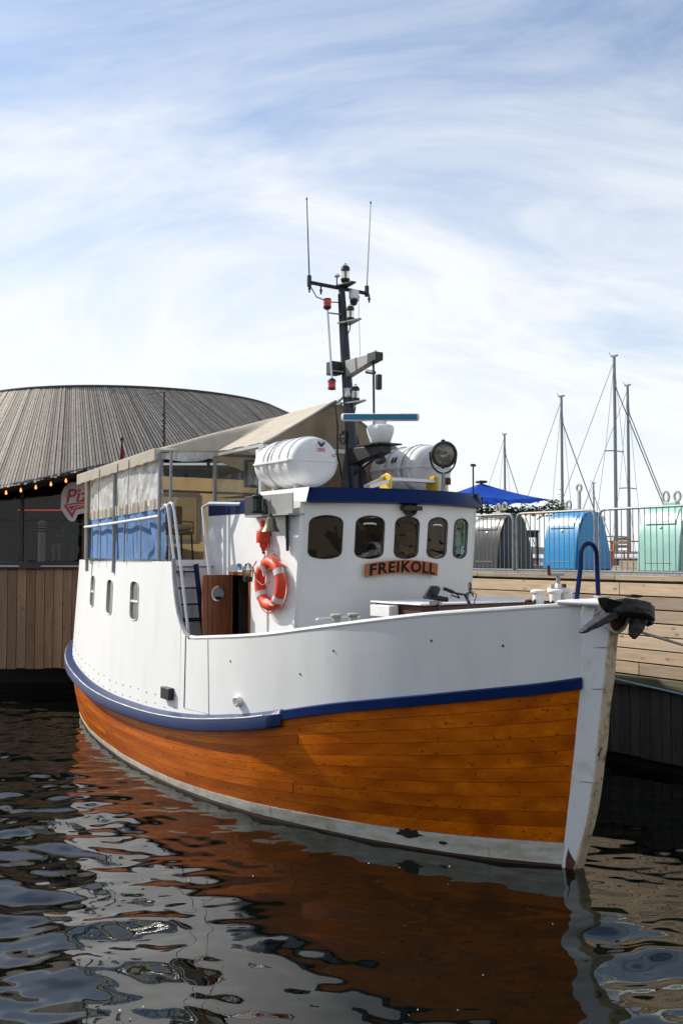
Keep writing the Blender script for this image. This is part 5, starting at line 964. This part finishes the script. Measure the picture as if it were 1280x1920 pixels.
MB().grid(lambda x, a: bk((x-.05, math.sin(a)*(.075-.055*((x+.14)/.30)), .885+.03*math.cos(a)+0.04*(.1-x)*2)), lin(-.14, .16, 10), lin(0, 6.283, 13)).build('saddle', 'rubber', t)
MB().box(bk((-.10, 0, .96)), (.09, .20, .16), Rb @ Matrix.Rotation(.5, 3, 'Y')).build('saddle_bag', 'rubber', t, bevel=.04)
hbp = [bk(p) for p in ((.24, -.27, 1.02), (.33, -.14, .96), (.36, 0, .94), (.33, .14, .97), (.24, .27, 1.06))]
MB().tube(hbp, 0.013, 8).build('handlebar', 'black', t)
for a, b in ((0, 1), (4, 3)): MB().tube([hbp[a], hbp[a].lerp(hbp[b], .75)], 0.021, 8).build('grip', 'rubber', t); MB().tube([hbp[b], hbp[b]+Vector((.08, -.02, -.05)), hbp[a].lerp(hbp[b], .4)+Vector((.07, -.02, -.05))], 0.009, 5).build('brake_lever', 'black', t)
MB().tube([hbp[2], hbp[2]+Vector((.12, -.06, .02)), hbp[2]+Vector((.14, -.1, -.20))], 0.006, 5).build('brake_cable', 'black', t); MB().tube([hbp[3], hbp[3]+Vector((.14, -.02, -.02)), hbp[3]+Vector((.10, -.08, -.25))], 0.006, 5).build('brake_cable', 'black', t)
MB().bar((-.1, .1, .86), (.02, -.14, .84), .05, .05).build('light', 'grey_plastic', t)
# anchor on the bow
t = bthing('anchor', 'black stockless anchor hauled up on the bow', 'anchor', (0.70, -0.02, 2.82))
ao = Vector((0.80, 0, 2.80))
hd = MB(); top = [(-.26, -.20, .02), (-.10, -.24, .10), (.10, -.20, .15), (.22, -.06, .14), (.24, .12, .10), (.16, .26, .04), (-.06, .26, .05), (-.24, .10, .08)]
bot = [(x*1.0, y*1.02, z-0.15) for x, y, z in top]
hd.add(top+bot, [tuple(range(8))[::-1], tuple(range(8, 16))]+[(i, (i+1) % 8, 8+(i+1) % 8, 8+i) for i in range(8)]); hd.f = [q[::-1] for q in hd.f]; hd.build('crown', 'anchor', t, ang=25, bevel=0.014)
MB().prism([(-.02, .02, .142), (.12, -.04, .165), (.17, .08, .150), (.04, .14, .13)], (0, 0, 0.012)).build('shackle_slot', 'darkvoid', t)
def fluke(a, b, wa, wb, th, up):
    a, b = Vector(a), Vector(b); d = (b-a).normalized(); u = Vector(up); s_ = d.cross(u).normalized(); u = s_.cross(d); mb = MB(); mid = a.lerp(b, .45); mb.add([p+s_*w*sx+u*h*sz for p, w, h in ((a, wa, th), (mid, wa*1.05, th*.9), (b, wb, th*.35)) for sx, sz in ((-1, -1), (1, -1), (1, 1), (-1, 1))], [(0, 1, 2, 3), (11, 10, 9, 8)]+[(r*4+i, r*4+4+i, r*4+4+(i+1) % 4, r*4+(i+1) % 4) for r in (0, 1) for i in range(4)]); return mb
fluke((-.02, -.18, -.02), (-.06, -.60, -.20), .075, .035, .045, (0, 0, 1)).build('fluke', 'anchor', t, bevel=0.012)
fluke((.02, .20, -.04), (.02, .06, -.28), .09, .05, .05, (1, 0, 0)).build('fluke', 'anchor', t, bevel=0.012)
MB().prism([(-.04, -.20, -.03), (.02, -.42, .16), (.10, -.38, .15), (.12, -.16, .10), (.06, -.12, .0)], (-.06, .0, -.03)).build('tripping_palm', 'anchor', t, bevel=0.015)
MB().prism([(-.02, .18, .06), (.10, .24, .06), (.06, .40, -.06), (.0, .38, -.10)], (-.02, -.03, -.10)).build('tripping_palm', 'anchor', t, bevel=0.015)
MB().tube([(-.1, 0, -.06), (-.45, 0, -.02)], 0.05, 8).build('shank', 'anchor', t)
cl_ = bpy.data.textures.new('pitting', 'CLOUDS'); cl_.noise_scale = 0.06
for o in t.children:
    if o.name.split('.')[0] in ('crown', 'fluke', 'tripping_palm'):
        q_ = o.modifiers.new('sub', 'SUBSURF'); q_.levels = q_.render_levels = 3; q_ = o.modifiers.new('pit', 'DISPLACE'); q_.texture = cl_; q_.strength = 0.022; q_.mid_level = 0.5; o.data.polygons.foreach_set('use_smooth', [True]*len(o.data.polygons))
# mooring ropes
a, b = tow((0.55, 0.20, 2.62)), tow((1.2, QV-0.05, 1.72)); pts = [a.lerp(b, s_)+Vector((0, 0, -0.10*math.sin(math.pi*s_))) for s_ in lin(0, 1, 20)]
o = MB().tube([p-a for p in pts], 0.016, 6).build('mooring_rope', 'rope', None, a); tag(o, 'pale mooring rope running from the bow to the quay wall', 'rope', 'ropes by the quay wall')
b1, b2 = tow((-3.9, QV-0.12, 1.42)), tow((2.5, QV-0.12, 1.10)); o = MB().tube([b1.lerp(b2, s_)+Vector((0, 0, -.06*math.sin(math.pi*s_)))-b1 for s_ in lin(0, 1, 16)], 0.014, 6).build('hanging_rope', 'rope_blue', None, b1); tag(o, 'thin pale blue rope slung along the beam of the quay wall', 'rope', 'ropes by the quay wall')

# ================================================================== ON THE PIER
# fence panels
def fence_panel(label, u0, u1):
    t = bthing('fence_panel', label, 'fence', ((u0+u1)/2, QV+0.12, 3.06), 'galvanised fence panels on the quay edge'); h = (u1-u0)/2-0.03; r = 0.13
    arc = lambda cx_, a0, a1: [(cx_+r*math.cos(a), 0, 1.10-r+r*math.sin(a)) for a in lin(a0, a1, 7)]
    MB().tube([(-h, 0, 0.0)]+arc(-h+r, math.pi, math.pi/2)+arc(h-r, math.pi/2, 0)+[(h, 0, 0.0)], 0.022, 8).build('frame', 'galv', t); MB().tube([(-h, 0, 0.06), (h, 0, 0.06)], 0.016, 6).build('bottom_rail', 'galv', t)
    n = 16; bm = None
    for i in range(1, n):
        x = -h+2*h*i/n; zt = 1.09
        if bm is None: bm = MB().tube([(0, 0, 0.06), (0, 0, 1.085)], 0.0078, 6).build('bar', 'bar', t, (x, 0, 0))
        else: o = bm.copy(); COL.objects.link(o); o.location = (x, 0, 0)
    for x in (-h, h): MB().box((x, 0, 0.005), (0.10, 0.14, 0.012)).build('foot_plate', 'galv', t)
    return t
fence_panel('galvanised fence panel in front of the dark bin, beside the wheelhouse', -7.98, -6.02)
fence_panel('galvanised fence panel in front of the blue bin, middle of the row', -5.98, -4.02)
fence_panel('galvanised fence panel in front of the mint green bin', -3.98, -2.02)
# recycling bins
def bin_(label, l, mat, side, hooks):
    t = bthing('recycling_bin', label, 'recycling bin', l, 'domed recycling bins behind the fence')
    W2, D, Hh = 0.43, 1.05, 1.17
    prof = [(0.0, 0.06), (0.02, 0.36), (0.055, 0.64), (0.12, 0.90), (0.20, 1.07), (0.29, 1.155), (0.40, 1.175), (0.64, 1.175), (0.73, 1.08), (0.84, 0.76), (0.93, 0.42), (1.0, 0.06)]
    mb = MB(); mb.prism([(-W2, y*D, z) for y, z in prof], (2*W2, 0, 0)); mb.build('shell', mat, t, ang=24, bevel=0.012)
    for s_ in (-1, 1):
        mb = MB(); mb.prism([(s_*(W2+0.004), .5*D+(y-.5)*D*0.93, 0.06+(z-0.06)*.97) for y, z in prof], (s_*0.02, 0, 0)); mb.build('end_plate', mat, t, ang=24, bevel=0.006)
    MB().box((0, D/2, 0.03), (2*W2-.04, D-.06, 0.055)).build('base', 'darkframe', t)
    def fr(x, z, o=0.004): y = np.interp(z, [q[1] for q in prof[:7]], [q[0] for q in prof[:7]])*D; return Vector((x, y-o, z))
    MB().grid(lambda x, z: fr(x, z, 0.007), (-.30, .30), lin(0.86, 1.12, 6)).build('hatch', mat, t, ang=24, solid=0.008, boff=1); MB().grid(lambda x, z: fr(x, z, 0.02), (-.10, .14), lin(0.90, 1.10, 5)).build('sticker', 'sticker', t, ang=24)
    MB().tube([fr(-.32, .85), fr(.32, .85)], 0.006, 4).build('hatch_edge', 'darkframe', t); MB().tube([fr(-.28, .20), fr(.28, .20)], 0.005, 4).build('seam', 'greypaint', t); MB().lathe(fr(0.0, .80), (0, -1, .3), [(0.022, 0), (0.02, 0.012), (0.004, 0.016)], 10).build('lock', 'steel', t)
    MB().box((-0.10, .50*D, 1.20), (0.26, 0.12, 0.09)).build('lifting_base', 'hook' if mat == 'bin_black' else mat, t, bevel=.01)
    for x, z, s_ in hooks:
        MB().tube([(x+.062*math.cos(a), .50*D, z+.085*s_*math.sin(a)) for a in lin(0, 6.283, 19)[:-1]], 0.024, 6, closed=True).build('lifting_ring', 'hook', t)
        if z > 1.4: MB().box((x, .50*D, (1.22+z-.07)/2), (.05, .05, z-.07-1.22)).build('lifting_post', 'hook', t)
    return t
bin_('mint green recycling bin at the right edge behind the fence', (-3.40, 5.55, 3.06), 'bin_green', 1, ((-0.22, 1.34, 1.1), (0.02, 1.34, .95)))
bin_('bright blue recycling bin with a tall lifting ring behind the fence', (-6.20, 6.10, 3.06), 'bin_blue', 1, ((-0.22, 1.33, 1.0), (0.06, 1.66, .8)))
bin_('graphite black recycling bin beside the wheelhouse', (-8.05, 5.80, 3.06), 'bin_black', 1, ((-0.10, 1.33, 1.0), (0.10, 1.36, .9)))
# blue parasol
t = thing('parasol', 'blue square parasol open above the dark bin', 'parasol', (3.40, 24.2, 3.06), 0.35); pk, ev, hw = 2.08, 1.60, 1.35
rim_ = [(-hw, -hw), (0, -hw*1.0), (hw, -hw), (hw, 0), (hw, hw), (0, hw), (-hw, hw), (-hw, 0)]
for i in range(8):
    a, b = rim_[i], rim_[(i+1) % 8]; MB().grid(lambda s_, k: Vector(((a[0]+(b[0]-a[0])*s_)*k, (a[1]+(b[1]-a[1])*s_)*k, pk+(ev+(0.0 if True else 0)-pk)*k-0.05*math.sin(math.pi*k)+0.05*math.sin(math.pi*s_)*k*k*(-1 if False else 1))), lin(0, 1, 5), lin(0.02, 1, 7)).build('canopy_panel', 'umbrella', t, ang=20)
    MB().tube([(a[0]*.05, a[1]*.05, pk-.08), (a[0]*.95, a[1]*.95, ev-.04)], 0.010, 5).build('rib', 'darkframe', t)
MB().tube([(0, 0, 0), (0, 0, pk)], 0.03, 10).build('pole', 'darkframe', t); MB().box((0, 0, pk+.03), (.22, .22, .06)).build('top_cap', 'darkframe', t, bevel=.02); MB().box((0, 0, .05), (.6, .6, .1)).build('base_weight', 'darkframe', t)
# leafy garland on a frame
t = thing('garland_frame', 'leafy green garland with small warm lamps below the blue parasol', 'garland', (4.35, 23.6, 3.06), 0.15)
for x in (-1.3, 0.9): MB().tube([(x, 0, 0), (x, 0, 1.36)], 0.03, 8).build('post', 'darkframe', t)
MB().tube([(-1.4, 0, 1.34), (1.0, 0, 1.36)], 0.03, 8).build('top_bar', 'darkframe', t)
lm = MB(); rg = random.Random(5)
for i in range(1500):
    x = rg.uniform(-1.45, 1.05); bush = 1+1.1*math.exp(-((x-.75)/.28)**2)+.6*math.exp(-((x+1.1)/.3)**2); p = Vector((x, rg.gauss(0, .10), 1.38+rg.gauss(0, .055)*bush+.10*(bush-1))); a = rg.random()*6.28; d = Vector((math.cos(a), math.sin(a), rg.uniform(-.8, .5))).normalized(); s_ = d.cross(Vector((rg.random()-.5, rg.random()-.5, 1))).normalized(); l = rg.uniform(.05, .10)
    lm.add([p, p+d*l*.5+s_*l*.42, p+d*l, p+d*l*.5-s_*l*.42], [(0, 1, 2, 3)])
tag(lm.build('leaves', 'leaf', t, ang=0), kind='stuff')
for x in (-.55, .05, .3): MB().lathe((x, -.12, 1.24), (0, 0, 1), [(.012, 0), (.035, .03), (.035, .07), (.015, .09)], 10).build('bulb', 'bulb', t)
# dark steel screen frame and crates behind it
t = thing('steel_screen', 'dark steel screen frame on the pier between the dark and the blue bin', 'screen', (4.5, 26.0, 3.06), 0.12)
for a, b in (((-.62, 0, 0), (-.62, 0, .95)), ((.62, 0, 0), (.62, 0, .95)), ((-.66, 0, .95), (.66, 0, .95)), ((-.62, 0, .22), (.62, 0, .22))): MB().bar(a, b, .06, .06).build('frame_bar', 'darkframe', t)
for i in range(6): MB().bar((-.5+i*.2, .02, .22), (-.5+i*.2, .02, .93), .015, .015).build('screen_bar', 'darkframe', t)
MB().box((0, .05, .86), (1.2, .04, .14)).build('top_panel', 'darkframe', t)
def cafe_chair(label, loc, rz):
    t = thing('cafe_chair', label, 'chair', loc, rz, 'orange framed cafe chairs on the pier')
    for x in (-.2, .2):
        for y in (-.2, .2): MB().bar((x*1.1, y*1.1, 0), (x, y, .45 if y < 0 else .85), .035, .035).build('leg', 'orange_steel', t)
    for i in range(4): MB().box((0, -.17+i*.11, .46), (.44, .09, .022)).build('seat_slat', 'tabletop', t)
    for i in range(3): MB().box((0, .21, .58+i*.11), (.42, .022, .085)).build('back_slat', 'tabletop', t)
    return t
def cafe_table(label, loc, rz):
    t = thing('cafe_table', label, 'table', loc, rz, 'cafe tables on the pier')
    for i in range(5): MB().box((0, -.30+i*.15, .74), (1.3, .14, .03)).build('top_slat', 'tabletop', t)
    for x in (-.55, .55):
        for y in (-.28, .28): MB().bar((x, y, 0), (x, y, .725), .06, .06).build('leg', 'orange_steel', t)
cafe_table('slatted table with orange legs left of the mint green bin', (8.55, 30.0, 3.06), .1); cafe_chair('orange framed slatted chair at the table beside the mint green bin', (8.15, 29.3, 3.06), math.pi); cafe_chair('orange framed slatted chair half hidden by the blue bin', (7.45, 29.4, 3.06), math.pi+.2)
cafe_chair('orange framed chair seen through the steel screen', (4.45, 27.2, 3.06), math.pi-.3); cafe_chair('orange framed chair seen left in the steel screen', (4.0, 27.4, 3.06), math.pi+.3)
# boats moored beyond the pier
def yacht(label, loc, rz, L_, mh, mr, cover=True, spread=(0.45, 0.72), hide=False):
    t = thing('sailing_boat', label, 'sailing boat', loc, rz, 'sailing boats moored beyond the pier'); B = L_*.16
    MB().grid(lambda x, i: Vector((x*L_/2, [-1, -.92, 0, .92, 1][i]*B*max(0.02, (1-max(0, x)**2.2))*(1 if x > -.9 else .9), [1.25, .25, -.3, .25, 1.25][i]+.25*x*x*(i in (0, 4)))), lin(-1, 1, 25), range(5)).build('hull', 'gel', t, ang=50)
    MB().grid(lambda x, y: Vector((x*L_/2, y*B*max(0.02, (1-max(0, x)**2.2)), 1.24+.25*x*x)), lin(-1, 1, 25), (-1, 0, 1)).build('deck', 'gel', t)
    MB().grid(lambda x, i: Vector((x, [-.62, -.5, -.3, .3, .5, .62][i]*B*1.1, 1.2+[0, .42, .55, .55, .42, 0][i]*math.sin(min(1, max(0, (x+L_*.2)/.5))*math.pi/2)*min(1, max(0.05, (L_*.22-x)/1.4)))), lin(-L_*.2, L_*.22, 14), range(6)).build('cabin', 'gel', t, ang=40)
    mx = L_*.06; MB().tube([(mx, 0, 1.2), (mx, 0, mh)], [mr, mr*.72], 8).build('mast', 'mast', t)
    for f in spread: z = 1.2+(mh-1.2)*f; MB().tube([(mx-.05, -.75+f*.4, z), (mx, 0, z+.03), (mx-.05, .75-f*.4, z)], 0.025, 6).build('spreader', 'mast', t)
    MB().tube([(mx, 0, 2.3), (mx-L_*.38, 0, 2.2)], .07, 8).build('boom', 'mast', t)
    if cover: MB().tube([(mx-.1, 0, 2.5), (mx-L_*.2, 0, 2.42), (mx-L_*.37, 0, 2.32)], [.16, .14, .08], 8).build('sail_cover', 'sailcover', t)
    for a in ((L_*.48, 0, 1.4), (-L_*.48, 0, 1.4)): MB().tube([a, (mx, 0, mh*.985 if a[0] < 0 else mh*.9)], .026 if a[0] > 0 else .013, 5).build('stay', 'mast' if a[0] > 0 else 'wire', t)
    for y in (-1, 1):
        zz = 1.2+(mh-1.2)*spread[-1]; MB().tube([(mx-.2, y*B*.9, 1.3), (mx-.05, y*(.75-spread[-1]*.4), zz), (mx, 0, mh*.98)], .010, 5).build('shroud', 'wire', t)
    MB().tube([(mx, 0, mh), (mx-.25, 0, mh+.12), (mx-.3, 0, mh+.22)], .014, 5).build('wind_vane', 'wire', t); MB().box((mx, 0, mh+.02), (.35, .10, .06)).build('mast_head', 'mast', t)
    return t
yacht('sailing boat with the tallest mast, right of the blue bin', (11.1, 42, 0), -1.08, 11, 11.7, .085, True, (.28, .62))
yacht('sailing boat with the rightmost mast and a sloping stay', (13.4, 48, 0), -1.08, 10.5, 11.5, .085, True, (.52,))
yacht('sailing boat with a mast rising directly behind the blue bin', (9.6, 45, 0), -1.08, 9.5, 10.5, .078, True, (.45,))
yacht('sailing boat with the mast rising behind the blue parasol', (9.5, 60, 0), -1.08, 9.5, 10.6, .08, True, (.5,))
yacht('distant sailing boat with a thin short mast between blue and mint bins', (17.4, 70, 0), -1.08, 8, 8.4, .07, False, (.6,))
def motor(label, loc, rz, L_):
    t = thing('motor_boat', label, 'motor boat', loc, rz, 'white motor boats moored beyond the pier'); B = L_*.17
    MB().grid(lambda x, i: Vector((x*L_/2, [-1, -.9, 0, .9, 1][i]*B*max(.02, 1-max(0, x)**2.5), [1.9, .3, -.3, .3, 1.9][i]+.5*max(0, x)*(i in (0, 4)))), lin(-1, 1, 25), range(5)).build('hull', 'gel', t, ang=50)
    MB().grid(lambda x, y: Vector((x*L_/2, y*B*max(.02, 1-max(0, x)**2.5), 1.88+.5*max(0, x))), lin(-1, 1, 25), (-1, 0, 1)).build('deck', 'gel', t)
    for k, (z0, z1, a, b, m_) in enumerate(((1.9, 2.75, -.28, .22, 'gel'), (2.76, 3.25, -.24, .14, 'pane'), (3.26, 3.42, -.30, .16, 'gel'))): MB().prism([(a*L_, -B*.8, z0), (b*L_+.3, -B*.8, z0), (b*L_-.25, -B*.74, z1), (a*L_, -B*.74, z1)], (0, B*1.55, 0)).build(['cabin', 'cabin_window', 'cabin_roof'][k], m_, t, bevel=.05)
    MB().tube([(-.1*L_, 0, 3.4), (-.12*L_, 0, 4.6)], .05, 8).build('radar_mast', 'gel', t); MB().lathe((-.12*L_, 0, 4.6), (0, 0, 1), [(.2, 0), (.26, .08), (.2, .2), (.02, .24)], 12).build('radar_dome', 'gel', t)
    mb = MB(); [mb.tube([(x*L_/2, s_*B*max(.02, 1-max(0, x)**2.5), 2.0), (x*L_/2, s_*B*max(.02, 1-max(0, x)**2.5), 2.7)], .018, 5) for s_ in (-1, 1) for x in lin(-.8, .9, 9)]; mb.build('rail_posts', 'steel', t)
motor('white motor boat behind the cafe table left of the mint bin', (10.4, 36, 0), -.35, 9); motor('white motor boat behind the steel screen', (6.2, 39, 0), -.5, 9.5)
